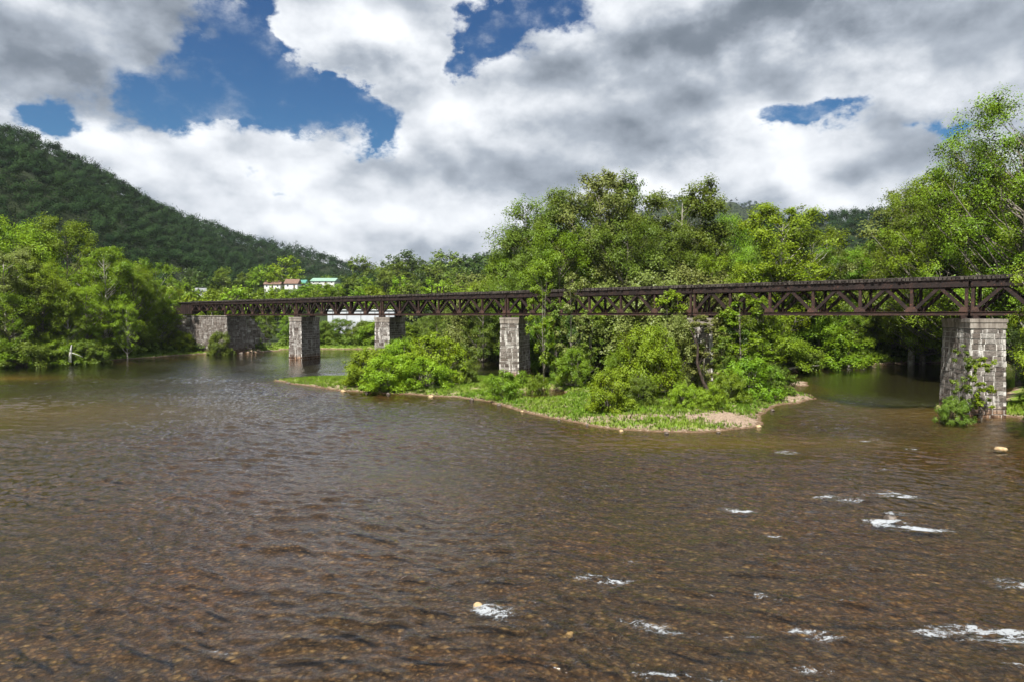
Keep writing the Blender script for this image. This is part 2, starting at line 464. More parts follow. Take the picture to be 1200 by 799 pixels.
# ------------------------------------------------------------------ water
def water_material():
    m, t, out = new_mat('river_water')
    P = t.node('ShaderNodeNewGeometry').outputs['Position']
    rot = t.node('ShaderNodeMapping'); rot.inputs['Rotation'].default_value = (0, 0, R(24)); rot.inputs['Scale'].default_value = (1.0, 1.7, 1.0)
    t.l.new(P, rot.inputs[0]); q = rot.outputs[0]
    calm = t.noise(P, 0.035, 4, 0.6)                       # patches of smoother and rougher water
    n1 = t.noise(q, 0.55, 4, 0.55, 0.6)
    n2 = t.noise(q, 1.9, 5, 0.6, 0.8)
    n3 = t.noise(q, 6.0, 3, 0.6, 0.4)
    h = t.m('ADD', t.m('MULTIPLY', n2, 0.20), t.m('MULTIPLY', n3, 0.07))
    h = t.m('MULTIPLY', h, t.map(calm, 0.36, 0.64, 0.30, 1.35))
    # quiet water in the pools behind the bridge and the island
    x, y, z = t.sep(P)
    pool = t.m('MAXIMUM', t.map(y, 135.0, 190.0), t.m('MULTIPLY', t.map(y, 78.0, 96.0), t.map(x, 30.0, 40.0)))
    h = t.m('MULTIPLY', h, t.map(pool, 0, 1, 1.0, 0.28, False))
    nrm = t.bump(h, 1.0, 0.34)
    fr = t.node('ShaderNodeFresnel'); fr.inputs['IOR'].default_value = 1.37; t.l.new(nrm, fr.inputs['Normal'])
    tr = t.node('ShaderNodeBsdfTransparent'); tr.inputs[0].default_value = (.76, .71, .58, 1)
    gl = t.node('ShaderNodeBsdfGlossy'); gl.inputs['Roughness'].default_value = 0.06; gl.inputs['Color'].default_value = (1, 1, 1, 1); t.l.new(nrm, gl.inputs['Normal'])
    mx = t.node('ShaderNodeMixShader')
    t.l.new(fr.outputs[0], mx.inputs[0]); t.l.new(tr.outputs[0], mx.inputs[1]); t.l.new(gl.outputs[0], mx.inputs[2])
    # froth: lacy strands where the attribute says the water breaks
    fq = t.node('ShaderNodeMapping'); fq.inputs['Rotation'].default_value = (0, 0, R(10)); fq.inputs['Scale'].default_value = (.6, 1.3, 1); t.l.new(P, fq.inputs[0])
    fw = t.vm('ADD', fq.outputs[0], t.vm('SCALE', t.noise(P, 1.6, 6, .65, col=True), scale=1.1))
    lace = t.m('SUBTRACT', 1.0, t.m('MULTIPLY', t.m('ABSOLUTE', t.m('SUBTRACT', t.noise(fw, 3.2, 7, .68), .5)), 5.0))
    body = t.noise(fw, 5.5, 8, .78)
    lv = t.m('ADD', t.m('ADD', t.m('MULTIPLY', lace, .55), t.m('MULTIPLY', body, 3.2)), t.m('MULTIPLY', t.m('MULTIPLY', t.m('MINIMUM', t.attr('foam'), 1.2), t.map(t.noise(fw, 1.4, 5, .65), .36, .64, .35, 1.25)), .80))
    fm = t.m('MULTIPLY', t.map(lv, 2.62, 3.10), .92)
    fd = t.node('ShaderNodeBsdfDiffuse'); t.put(fd.inputs[0], (.46, .49, .52)); t.put(fd.inputs['Normal'], t.bump(body, 1.0, .12))
    m3 = t.node('ShaderNodeMixShader'); t.l.new(fm, m3.inputs[0]); t.l.new(mx.outputs[0], m3.inputs[1]); t.l.new(fd.outputs[0], m3.inputs[2])
    t.l.new(m3.outputs[0], out.inputs[0])
    return m
WAVES = []
_wr = np.random.default_rng(17)
for i in range(46):
    lam = 0.45 * (2.6 / 0.45) ** (_wr.random()); th_ = R(64) + _wr.normal(0, .55)
    WAVES.append((2 * math.pi / lam * math.cos(th_), 2 * math.pi / lam * math.sin(th_), _wr.uniform(0, 6.28), 0.0092 * lam ** .75))
def pool_of(X, Y): return np.maximum(sm(Y, 130, 185), sm(Y, 80, 96) * sm(X, 30, 40))
def wave(X, Y):
    X2 = X + 1.6 * vnoise(X, Y, 5.3) + .5 * vnoise(X + 50, Y, 1.7); Y2 = Y + 1.6 * vnoise(X + 9, Y + 70, 5.3) + .5 * vnoise(X, Y + 33, 1.7)
    z = np.zeros(X.shape)
    for kx, ky, ph, am in WAVES: z += am * np.sin(kx * X2 + ky * Y2 + ph)
    z = z + .03 * (np.abs(vnoise(X, Y * 1.4, .8)) - .12)
    env = .45 + 1.2 * np.clip(vnoise(X + 3, Y, 11) + .45, 0, 1)
    d_ = np.maximum(sdist(ISLAND, X, Y), np.maximum(sdist(LEFT, X, Y), sdist(RIGHT, X, Y)))
    fade = .15 + .85 * sm(-d_, 0.0, 4.0)
    return z * env * (1 - .85 * pool_of(X, Y)) * fade * .72 * np.clip(1.15 - Y / 260, .3, 1)
FOAM = [(580, 716, 24, 9, 1.3), (564, 712, 8, 5, 1.0), (692, 677, 20, 5, 1.2), (722, 681, 20, 5, .9), (745, 658, 12, 4, .8), (760, 732, 22, 8, 1.0), (800, 742, 40, 4, .6), (1042, 612, 20, 5, 1.3), (1066, 618, 30, 4, 1.1), (1055, 602, 26, 3, .9), (1100, 622, 34, 4, .5),
        (1045, 579, 18, 4, 1.1), (1075, 583, 20, 4, .7), (968, 582, 18, 3, 1.1), (990, 586, 20, 3, .7), (866, 599, 14, 4, 1.2), (938, 738, 20, 5, 1.2), (962, 746, 24, 6, .9), (1140, 738, 40, 8, 1.5), (1170, 748, 50, 10, 1.2), (1100, 742, 30, 7, .9), (1190, 686, 20, 6, 1.5), (1172, 678, 14, 4, .7),
        (1190, 779, 14, 5, 1.0), (716, 569, 14, 3, .9), (255, 764, 20, 6, 1.0), (236, 768, 10, 3, .6), (122, 784, 14, 4, .8), (130, 583, 12, 2, .8), (427, 607, 8, 5, .8), (424, 618, 10, 3, .4), (880, 740, 10, 8, .8), (826, 742, 20, 4, .7), (700, 776, 30, 5, .6),
        (915, 530, 16, 3, .8), (1020, 516, 14, 2, .7), (1068, 526, 8, 2, .8), (905, 628, 8, 3, .8), (974, 675, 10, 4, .9), (1035, 708, 12, 5, .6), (625, 728, 16, 4, .7), (475, 747, 8, 6, .8), (985, 561, 18, 3, .7), (1040, 549, 16, 2, .6), (1120, 650, 30, 5, .5), (680, 733, 14, 4, .5),
        (830, 795, 60, 5, .8), (760, 790, 26, 5, .7), (870, 790, 20, 5, .7), (945, 783, 20, 7, .8), (520, 742, 8, 4, .4), (1010, 690, 40, 5, .4), (900, 700, 60, 8, .35), (870, 650, 60, 8, .3), (1150, 600, 50, 6, .3)]
def foam_at(X, Y):
    """where the current breaks: survey spots of the riffles, stretched along the flow"""
    f = np.zeros(X.shape)
    for px, py, rx, ry, am in FOAM:
        cx, cy = G(px, py); k = cy / 800; a = rx * k * 1.25; b = ry * k * (cy / 10.5) * .80
        m = (np.abs(X - cx) < 3 * a) & (np.abs(Y - cy) < 3 * b)
        f[m] += am * np.exp(-(((X[m] - cx) / a) ** 2 + ((Y[m] - cy + (X[m] - cx) * .15) / b) ** 2))
    riffle = sm(X / np.maximum(Y, 1), -.35, .5) * sm(Y, 75, 45)
    return f + .42 * riffle * np.clip(vnoise(X, Y, 3.1) + .5, 0, 1)
def water():
    th_ = np.radians(np.linspace(-46, 46, 860)); r_ = np.concatenate([np.geomspace(9, 40, 420, endpoint=False), np.geomspace(40, 130, 420, endpoint=False), np.geomspace(130, 300, 60)])
    T, Q = np.meshgrid(th_, r_, indexing='ij'); X = np.sin(T) * Q; Y = np.cos(T) * Q
    Z = wave(X, Y); Z[:, -1] = 0; Z[0] = 0; Z[-1] = 0; Z[:, 0] = 0
    n1, n2 = X.shape; ii = np.arange(n1 * n2).reshape(n1, n2)
    Fw = np.stack([ii[:-1, :-1], ii[1:, :-1], ii[1:, 1:], ii[:-1, 1:]], -1).reshape(-1, 4)
    Vw = np.stack([X, Y, Z], -1).reshape(-1, 3)
    # calm rim all round the detailed sector, out to the edge of the sheet
    k = len(Vw); ex = []
    rest = np.radians(np.linspace(46, 314, 60)); 
    ring = np.stack([np.stack([np.sin(rest) * q, np.cos(rest) * q, rest * 0], -1) for q in (0.5, 9, 300)], 1).reshape(-1, 3)
    jj = np.arange(180).reshape(60, 3) + k
    F2 = np.stack([jj[:-1, :-1], jj[1:, :-1], jj[1:, 1:], jj[:-1, 1:]], -1).reshape(-1, 4)
    fr = np.radians(np.linspace(-46, 46, 30)); r3 = np.stack([np.stack([np.sin(fr) * q, np.cos(fr) * q, fr * 0], -1) for q in (0.5, 9)], 1).reshape(-1, 3)
    kk = np.arange(60).reshape(30, 2) + k + 180
    F3 = np.stack([kk[:-1, 0], kk[1:, 0], kk[1:, 1], kk[:-1, 1]], -1)
    me = np_mesh('river_water', np.concatenate([Vw, ring, r3]), np.concatenate([Fw, F2, F3]), water_material(), True)
    fo = foam_at(X, Y); fattr(me, 'foam', np.concatenate([fo.ravel(), np.zeros(len(me.vertices) - fo.size)]), 'POINT')
    tag(link('river_water', me), 'clear shallow river flowing over brown cobbles', kind='structure')
water()

# ------------------------------------------------------------------ materials
def stone_material(name, white, dark=1.0):
    m, t, out = new_mat(name)
    P = t.node('ShaderNodeTexCoord').outputs['Object']
    tone = t.attr('tone')
    base = t.ramp(tone, [(0, (.085, .066, .056)), (.35, (.155, .130, .112)), (.6, (.225, .20, .18)), (.85, (.32, .30, .275)), (1, (.46, .44, .41))])
    n = t.noise(P, 2.2, 8, .7)
    base = t.mix(1.0, base, t.ramp(n, [(.3, .45), (.5, .9), (.7, 1.3)]), 'MULTIPLY')
    x, y, z = t.sep(P)
    streak = t.noise(t.xyz(t.m('MULTIPLY', x, 2.2), t.m('MULTIPLY', y, 2.2), t.m('MULTIPLY', z, .25)), 1.0, 5, .65)
    base = t.mix(t.m('MULTIPLY', t.map(streak, .52, .70), white), base, (.66, .64, .60))
    base = t.mix(t.map(t.noise(t.vm('ADD', P, (9, 2, 5)), .9, 6, .7), .52, .70, 0, .8), base, (.055, .045, .038))
    base = t.mix(t.map(z, 1.6, 0.3), base, t.mix(1.0, base, (.62, .42, .30), 'MULTIPLY'))
    principled(t, out, t.mix(1.0, base, (dark, dark, dark), 'MULTIPLY'), .92, t.bump(t.noise(P, 3.5, 8, .72), .9, .16), .2)
    return m
M_stone = stone_material('pier_stone', .95)
M_stone2 = stone_material('abutment_stone', .35, 1.0)
def simple(name, a, b, scale=3.0, rough=.85, bump=.3, spec=.2, detail=6, lo=.35, hi=.68):
    m, t, out = new_mat(name)
    P = t.node('ShaderNodeTexCoord').outputs['Object']
    n = t.noise(P, scale, detail, .65)
    principled(t, out, t.mix(t.map(n, lo, hi), a, b), rough, t.bump(n, bump, .03), spec)
    return m
M_mortar = simple('mortar', (.34, .32, .29), (.66, .64, .60), 3)
M_mortar2 = simple('dark_mortar', (.10, .09, .08), (.22, .2, .18), 3)
def concrete_material():
    m, t, out = new_mat('cap_stone')
    P = t.node('ShaderNodeTexCoord').outputs['Object']
    x, y, z = t.sep(P)
    st = t.noise(t.xyz(t.m('MULTIPLY', x, 1.6), t.m('MULTIPLY', y, 1.6), t.m('MULTIPLY', z, .3)), 1, 6, .7)
    col = t.ramp(st, [(.3, (.085, .07, .06)), (.5, (.24, .21, .18)), (.7, (.42, .39, .35))])
    principled(t, out, col, .9, t.bump(t.noise(P, 6, 5), .4, .04), .2)
    return m
M_cap = concrete_material()
def rust_material(name, a, b, c):
    m, t, out = new_mat(name)
    P = t.node('ShaderNodeTexCoord').outputs['Object']
    n = t.noise(P, .8, 8, .72); n2 = t.noise(P, 5, 6, .7)
    col = t.mix(t.map(n, .40, .66), a, b)
    col = t.mix(t.map(n2, .56, .70), col, c)
    tone = t.attr('tone')
    col = t.mix(1.0, col, t.ramp(tone, [(0, .6), (.5, 1.0), (1, 1.5)]), 'MULTIPLY')
    principled(t, out, col, .72, t.bump(n2, .3, .02), .3)
    return m
M_rust = rust_material('rusted_steel', (.012, .0075, .0065), (.029, .0165, .0135), (.100, .040, .023))
M_rust2 = rust_material('rusted_steel_paler', (.026, .015, .012), (.056, .030, .022), (.15, .065, .040))  # paler copy of the same rusted steel
M_tie = simple('weathered_timber', (.018, .014, .013), (.095, .082, .070), 2.2, .95, .6)

# ------------------------------------------------------------------ the bridge
UB = np.array((-0.7355, 0.6775)); NB = np.array((-0.6775, -0.7355))      # along the bridge (away), across it (towards the camera)
S0 = np.array((50.6, 75.0))
AX = np.array((0.254, 0.967)); AXN = np.array((0.967, -0.254))          # long axis of the skewed piers
BR = math.atan2(UB[1], UB[0])
def bpt(s, n=0.0): return S0 + UB * s + NB * n
STATIONS = [-34.0, 0.0, 32.5, 68.0, 104.0, 138.5, 177.6]
TW = 2.15        # half distance of the two trusses
SK = 0.0        # skew: the far truss is shifted along the bridge
ZB0, ZB1, ZT0, ZT1 = 10.5, 10.92, 13.62, 14.36

def deck(mb, L, x0, z, seed):
    r = random.Random(seed)
    x = x0 + .12
    while x < x0 + L - .1:
        j = r.uniform(-.10, .12); k = r.uniform(-.12, .12)
        mb.box(x, x + .30, -2.52 + k, 2.52 + j, z + r.uniform(-.02, .02), z + .27 + r.uniform(-.04, .02), r.random())
        x += .40
def truss_span(s0, s1, label, depth=None, seed=0):
    L = s1 - s0 - 0.25
    p = bpt(s0 + .12)
    t = empty('truss_span', (p[0], p[1], 0), BR)          # local x along the bridge, local -y is the far... +y = towards NB rotated
    tag(t, label, 'bridge span', 'truss spans of the old railway bridge')
    zb0, zb1, zt0, zt1 = (ZB0, ZB1, ZT0, ZT1) if depth is None else depth
    n = max(4, 2 * round(L / 5.5)); dx = L / n
    for side in (1, -1):
        y = side * TW                                    # +y local is to the left of travel = towards the camera side
        off = side * SK * -TW
        near = side == 1
        c = MB(); c.box(off, off + L, y - .20, y + .20, zt0, zt1 - .05); c.box(off, off + L, y - .30, y + .30, zt1 - .05, zt1 + .0, .7); c.box(off, off + L, y - .29, y + .29, zt0 - .04, zt0, .7)
        for k in range(1, n): c.box(off + k * dx - .05, off + k * dx + .05, y - .24, y + .24, zt0 + .02, zt1 - .07, .6)
        c.build('top_chord', M_rust, t)
        c = MB(); c.box(off, off + L, y - .17, y + .17, zb0 + .04, zb1 - .04); c.box(off, off + L, y - .27, y + .27, zb0, zb0 + .04, .8); c.box(off, off + L, y - .27, y + .27, zb1 - .04, zb1, .8)
        c.build('bottom_chord', M_rust2, t)
        for k in range(0, n + 1, 2):
            g = MB()
            gx = off + k * dx; hw = .62 if 0 < k < n else .4
            gx = min(max(gx, off + hw), off + L - hw)
            g.add([(gx - hw, y + .225, zb1 - .1), (gx + hw, y + .225, zb1 - .1), (gx + hw, y + .225, zb1 + .16), (gx + hw * .5, y + .225, zb1 + .5), (gx - hw * .5, y + .225, zb1 + .5), (gx - hw, y + .225, zb1 + .16),
                   (gx - hw, y + .195, zb1 - .1), (gx + hw, y + .195, zb1 - .1), (gx + hw, y + .195, zb1 + .16), (gx + hw * .5, y + .195, zb1 + .5), (gx - hw * .5, y + .195, zb1 + .5), (gx - hw, y + .195, zb1 + .16)],
                  [(5, 4, 3, 2, 1, 0), (6, 7, 8, 9, 10, 11), (0, 1, 7, 6), (1, 2, 8, 7), (2, 3, 9, 8), (3, 4, 10, 9), (4, 5, 11, 10), (5, 0, 6, 11)], .95)
            g.build('gusset', M_rust2, t)
        for k in range(n):
            a = (off + k * dx + (.12 if k % 2 == 0 else 0), y, zb1 if k % 2 == 0 else zt0); b = (off + (k + 1) * dx - (.12 if k % 2 else 0), y, zt0 if k % 2 == 0 else zb1)
            d = MB(); w_ = .36
            for yy in (-.13, .13):
                d.bar((a[0], a[1] + yy, a[2]), (b[0], b[1] + yy, b[2]), w_, .05, .6 if k % 2 == 0 else .5)
            m_ = 7
            for q in range(m_):                           # lacing
                f = (q + .5) / m_
                pp = (a[0] + (b[0] - a[0]) * f, a[1], a[2] + (b[2] - a[2]) * f)
                d.box(pp[0] - .16, pp[0] + .16, y - .105, y + .105, pp[2] - .03, pp[2] + .03, .3)
            d.build('diagonal', M_rust, t)
        for k in range(0, n + 1):
            if k % 2 == 0:
                vx = min(max(off + k * dx, off + .16), off + L - .16)
                v = MB()
                for yy in (-.15, .15):
                    v.box(vx - .15, vx + .15, y + yy - .02, y + yy + .02, zb1, zt0 - .04, .5)
                v.box(vx - .02, vx + .02, y - .13, y + .13, zb1, zt0 - .04, .3)
                if k in (0, n): v.box(vx - .16, vx + .16, y - .12, y + .12, zb1 + .01, zt0 - .05, .5)
                v.build('post', M_rust2 if near else M_rust, t)  # far posts take the darker steel: their shade is put into the colour
    br = MB()
    for k in range(0, n, 2):                              # lateral bracing top and bottom, cross frames
        for z in (zb0 + .12, zt0 + .12):
            a = np.array((k * dx - SK * -TW * -1, -TW, z)); b = np.array(((k + 2) * dx, TW, z))
            for (pa, pb) in ((a, b), (np.array((k * dx, TW, z + .05)), np.array(((k + 2) * dx, -TW, z + .05)))):
                tt = pb - pa; tt /= np.linalg.norm(tt); nn = np.array((-tt[1], tt[0], 0)) * .06
                h_ = np.array((0, 0, .09))
                br.hexa([pa - nn, pb - nn, pb + nn, pa + nn, pa - nn + h_, pb - nn + h_, pb + nn + h_, pa + nn + h_], .3)
        x = k * dx
        for (za, zb_) in ((zb1, zt0), (zt0, zb1)):
            pa = np.array((x + (.03 if za == zb1 else -.05), -TW + .2, za)); pb = np.array((pa[0], TW - .2, zb_))
            ex = np.array((.04, 0, 0)); ez = np.array((0, 0, .07))
            br.hexa([pa - ex - ez, pa + ex - ez, pb + ex - ez, pb - ex - ez, pa - ex + ez, pa + ex + ez, pb + ex + ez, pb - ex + ez], .3)
    br.build('lateral_bracing', M_rust, t)
    d = MB(); deck(d, L + .24, -.12, zt1 + .003, seed)
    d.build('tie_deck', M_tie, t)
    gd = MB(); r = random.Random(seed + 50)
    for yy in (-2.36, 2.36):
        x = -.12
        while x < L + .1:
            ln = min(r.uniform(3, 6), L + .12 - x)
            if ln > .3: gd.box(x, x + ln - .03, yy - .1 + r.uniform(-.02, .02), yy + .1, zt1 + .265, zt1 + .40 + r.uniform(-.03, .05), r.random())
            x += ln
    gd.build('guard_timber', M_tie, t)
    return t

NAMES = ['truss span leaving the picture on the right, over the dark bank', 'rusty truss span crossing the right channel between two stone piers',
         'truss span above the green island, half hidden by tall saplings', 'truss span over the left end of the island, with small posts on its deck',
         'truss span in front of the long pale building', 'truss span ending on the big masonry abutment']
for i in range(6):
    truss_span(STATIONS[i], STATIONS[i + 1], NAMES[i], seed=i * 11)
truss_span(177.6, 199.5, 'short shallow span lying along the top of the stone abutment', (11.9, 12.1, 13.75, ZT1), 99)
# plate girder over the left bank
def girder_span(s0, s1):
    p = bpt(s0 + .1); L = s1 - s0 - .2
    t = empty('girder_span', (p[0], p[1], 0), BR)
    tag(t, 'dark solid plate girder span running into the left bank trees', 'bridge span')
    for side in (1, -1):
        y = side * TW
        c = MB(); c.box(0, L, y - .05, y + .05, 11.0, 14.3); c.box(0, L, y - .25, y + .25, 10.9, 11.0, .8); c.box(0, L, y - .25, y + .25, 14.3, ZT1, .8)
        c.build('girder', M_rust, t)
        c = MB(); x = .2
        while x < L:
            c.box(x - .05, x + .05, y - .2, y - .05, 11.0, 14.3, .7); c.box(x - .05, x + .05, y + .05, y + .2, 11.0, 14.3, .7); x += 1.6
        c.build('stiffener', M_rust2, t)
    d = MB(); deck(d, L + .2, -.1, ZT1 + .003, 5); d.build('tie_deck', M_tie, t)
girder_span(199.5, 236)

def masonry(mb, corners_fn, z0, z1, r, course=.55, depth=.22, openings=None):
    """rings of stone blocks round a tapering plan; corners_fn(z) gives four plan corners counter-clockwise"""
    z = z0; ci = 0
    while z < z1 - .12:
        h = min(course * r.uniform(.65, 1.3), z1 - z)
        h = max(h, .2); C0 = [np.array(c) for c in corners_fn(z)]; C1 = [np.array(c) for c in corners_fn(z + h - .05)]
        for k in range(4):
            a0, b0, a1, b1 = C0[k], C0[(k + 1) % 4], C1[k], C1[(k + 1) % 4]
            e = b0 - a0; Lk = np.linalg.norm(e); e = e / Lk; nrm = np.array((e[1], -e[0]))
            u = (0 if ci % 2 == k % 2 else depth * 1.01); end = Lk - (0 if ci % 2 != k % 2 else 0) - (depth * 1.01 if ci % 2 == k % 2 else 0)
            end = Lk - (0 if ci % 2 == k % 2 else depth * 1.01) if False else Lk - (depth * 1.01 if (ci % 2) != (k % 2) else 0)
            first = True
            while u < end - .05:
                wdt = r.uniform(.7, 1.5)
                if end - u - wdt < .45: wdt = end - u
                g = .045 * r.uniform(.5, 1.5); pr = r.uniform(-.01, .06)
                f0, f1 = (u + g) / Lk, (u + wdt - g) / Lk
                p0 = a0 + (b0 - a0) * f0; p1 = a0 + (b0 - a0) * f1; q0 = a1 + (b1 - a1) * f0; q1 = a1 + (b1 - a1) * f1
                o = nrm * pr; i_ = -nrm * (depth - .03)
                zz0, zz1 = z + .035 * r.uniform(.4, 1.4), z + h - .04 * r.uniform(.5, 1.5)
                tl = r.uniform(-.02, .02)
                mb.hexa([(*(p0 + o), zz0), (*(p1 + o * .7), zz0), (*(p1 + i_), zz0), (*(p0 + i_), zz0),
                         (*(q0 + o * .6), zz1 + tl), (*(q1 + o), zz1), (*(q1 + i_), zz1), (*(q0 + i_), zz1)], min(1, max(0, r.gauss(.5, .19))))
                u += wdt
        z += h; ci += 1

def rect_plan(hl, hw, grow):
    def f(z):
        k = grow(z)
        a, b = hl + k, hw + k
        return [(-a, -b), (a, -b), (a, b), (-a, b)]
    return f

def pier(s, label, zbase=-1.6, seed=1, L=8.2, W=3.2):
    r = random.Random(seed)
    p = bpt(s)
    t = empty('stone_pier', (p[0], p[1], 0), math.atan2(AX[1], AX[0]))
    tag(t, label, 'bridge pier', 'stone piers of the railway bridge')
    ztop = 9.15
    gr = lambda z: max(0, (ztop - z)) * .022
    b = MB(); masonry(b, rect_plan(L / 2, W / 2, gr), zbase, ztop, r, .56)
    b.build('masonry_shaft', M_stone, t)
    cpl = MB(); f = rect_plan(L / 2 - .035, W / 2 - .035, gr)
    lo, hi = f(zbase), f(ztop)
    cpl.hexa([(*q, zbase) for q in lo] + [(*q, ztop - .05) for q in hi]); cpl.build('mortar_core', M_mortar, t)
    cap = MB()
    cap.box(-L / 2 - .08, L / 2 + .08, -W / 2 - .08, W / 2 + .08, ztop, ztop + .62)
    cap.box(-L / 2 - .14, L / 2 + .14, -W / 2 - .14, W / 2 + .14, ztop + .62, ztop + 1.0)
    cap.build('cap', M_cap, t)
    for sd in (1, -1):                                     # bearings
        m_ = MB()
        for o in (-.55, .55):
            q = bpt(s + o - sd * SK * TW, sd * TW) - p
            lx = q @ AX; ly = -(q @ AXN)
            m_.box(lx - .3, lx + .3, ly - .3, ly + .3, ztop + 1.0, ZB0 - .004)
        m_.build('bearing', M_rust, t)
    return t
pier(0, 'tall pale pier on the right with whitened blocks and a small tree in front', seed=4)
pier(32.5, 'pier on the green island almost hidden behind leafy trees', seed=5)
pier(68, 'pier standing at the back of the island with tall saplings beside it', seed=6)
pier(104, 'pier rising behind the big round bush on the island', seed=7)
pier(138.5, 'pier standing alone in open water beside the abutment', seed=8)
pier(-34, 'pier hidden in the dark trees of the right bank', seed=9)

# abutment with its wing walls
def abutment():
    p = bpt(177.6) + AX * (-4.3) + np.array((-.6, 0))
    p = bpt(177.6)
    t = empty('stone_abutment', (p[0], p[1], 0), math.atan2(AX[1], AX[0]))      # local x = away from the camera, local y = to the left
    tag(t, 'massive dark masonry abutment with sloping wing walls at the left river bank', 'abutment')
    r = random.Random(21)
    gr = lambda z: max(0, 10.3 - z) * .07
    f = lambda z: [(-4.3 - gr(z), -1.5 - gr(z)), (4.3 + gr(z) * .2, -1.5 - gr(z)), (4.3 + gr(z) * .2, 10.5), (-4.3 - gr(z), 10.5)]
    b = MB(); masonry(b, f, -1.0, 10.3, r, .55)
    b.build('masonry_body', M_stone2, t)
    c = MB(); lo = f(-1.0); hi = f(10.3)
    ins = lambda q: (q[0] + (.08 if q[0] < 0 else -.08), q[1] + (.08 if q[1] < 0 else -.08))
    c.hexa([(*ins(q), -1.0) for q in lo] + [(*ins(q), 10.25) for q in hi]); c.build('mortar_core', M_mortar2, t)
    cp = MB(); cp.box(-4.45, 4.5, -1.65, 10.7, 10.3, 10.5); cp.build('coping', M_cap, t)
    # far wing: courses get shorter towards the top, a stepped slope
    wgm = MB(); z = -1.0; ci = 0
    while z < 10.2:
        h = .55; run = 1.0 + 12.5 * (1 - (z + 1) / 11.5) ** 1.05
        x = 4.5; off = gr(z)
        while x < 4.5 + run:
            wd = r.uniform(.8, 1.5); pr = r.uniform(0, .07)
            y0 = -1.5 - off - pr + (x - 4.5) * .02
            wgm.box(x + .02, x + wd - .02, y0, y0 + 1.2, z + .02, z + h - .03, min(1, max(0, r.gauss(.45, .26)))); x += wd
        z += h; ci += 1
    wgm.build('far_wing_wall', M_stone2, t)
    # near wing running to the left along the bank
    wgm = MB(); z = -1.0
    while z < 10.2:
        h = .55; y = 10.6; run = 5 + 9 * (1 - (z + 1) / 11.5)
        while y < 10.6 + run:
            wd = r.uniform(.8, 1.5); pr = r.uniform(0, .07)
            wgm.box(-4.2 - gr(z) - pr, -3.0 - gr(z), y + .02, y + wd - .02, z + .02, z + h - .03, min(1, max(0, r.gauss(.45, .26)))); y += wd
        z += h
    wgm.build('near_wing_wall', M_stone2, t)
abutment()

# small posts with a rail on the deck
pp = bpt(86, 2.2)
t = empty('trackside_railing', (pp[0], pp[1], ZT1 + .40), BR)
tag(t, 'four short dark posts joined by a rail on the bridge deck', 'railing')
for x in (-1.5, -.5, .35, 1.9):
    m_ = MB(); m_.box(x - .07, x + .07, -.07, .07, -.1, 1.35); m_.build('post', M_rust, t)
m_ = MB(); m_.box(-1.5, .35, -.05, -.071, 1.1, 1.2); m_.box(-.5, 1.9, .071, .11, .05, .17); m_.build('rail', M_rust, t)

# ------------------------------------------------------------------ foliage
def leaf_material(name, a, b, trans=.46):
    m, t, out = new_mat(name)
    tone = t.attr('tone')
    rnd = t.node('ShaderNodeObjectInfo').outputs['Random']
    col = t.mix(tone, a, b)
    hs = t.node('ShaderNodeHueSaturation')
    t.put(hs.inputs['Hue'], t.map(rnd, 0, 1, .498, .524, False)); t.put(hs.inputs['Value'], t.map(rnd, 0, 1, .84, 1.18, False)); t.put(hs.inputs['Color'], col)
    c = hs.outputs[0]
    vt = t.node('ShaderNodeVectorTransform', vector_type='NORMAL', convert_from='OBJECT', convert_to='WORLD'); t.put(vt.inputs[0], t.attr('facing', 'Vector'))
    N = t.vm('NORMALIZE', vt.outputs[0])
    d = t.node('ShaderNodeBsdfDiffuse'); t.put(d.inputs[0], c); t.put(d.inputs['Normal'], N)
    tr = t.node('ShaderNodeBsdfTranslucent'); t.put(tr.inputs['Normal'], N); t.put(tr.inputs[0], t.mix(1.0, c, (1.25, 1.15, .45), 'MULTIPLY'))
    g = t.node('ShaderNodeBsdfGlossy'); g.inputs['Roughness'].default_value = .42; t.put(g.inputs[0], (.5, .5, .5))
    m1 = t.node('ShaderNodeMixShader'); m1.inputs[0].default_value = trans
    t.l.new(d.outputs[0], m1.inputs[1]); t.l.new(tr.outputs[0], m1.inputs[2])
    m2 = t.node('ShaderNodeMixShader'); m2.inputs[0].default_value = .0 if name.startswith('hill') else .035
    t.l.new(m1.outputs[0], m2.inputs[1]); t.l.new(g.outputs[0], m2.inputs[2])
    t.l.new(m2.outputs[0], out.inputs[0])
    return m
ML = {
    'yellow': leaf_material('yellow_green_leaves', (.185, .285, .010), (.335, .440, .022)),
    'bright': leaf_material('bright_green_leaves', (.130, .225, .008), (.270, .370, .020)),
    'mid': leaf_material('mid_green_leaves', (.105, .170, .012), (.220, .280, .034)),
    'olive': leaf_material('olive_green_leaves', (.150, .180, .030), (.280, .300, .080)),
    'dark': leaf_material('dark_green_leaves', (.040, .078, .010), (.110, .160, .026)),
    'hill': leaf_material('hill_cloud_shade_leaves', (.012, .030, .012), (.046, .078, .026), .25),  # cloud shadow over the hills is put into this darker leaf colour
}
M_bark = simple('bark', (.085, .070, .055), (.26, .235, .20), 2.5, .9, .5)
M_bark_pale = simple('pale_bark', (.20, .18, .15), (.55, .52, .46), 1.6, .9, .4)

LEAFN = []
def nattr(me, nrm):
    a = me.attributes.new('facing', 'FLOAT_VECTOR', 'FACE'); a.data.foreach_set('vector', np.ascontiguousarray(nrm, dtype=np.float32).ravel())

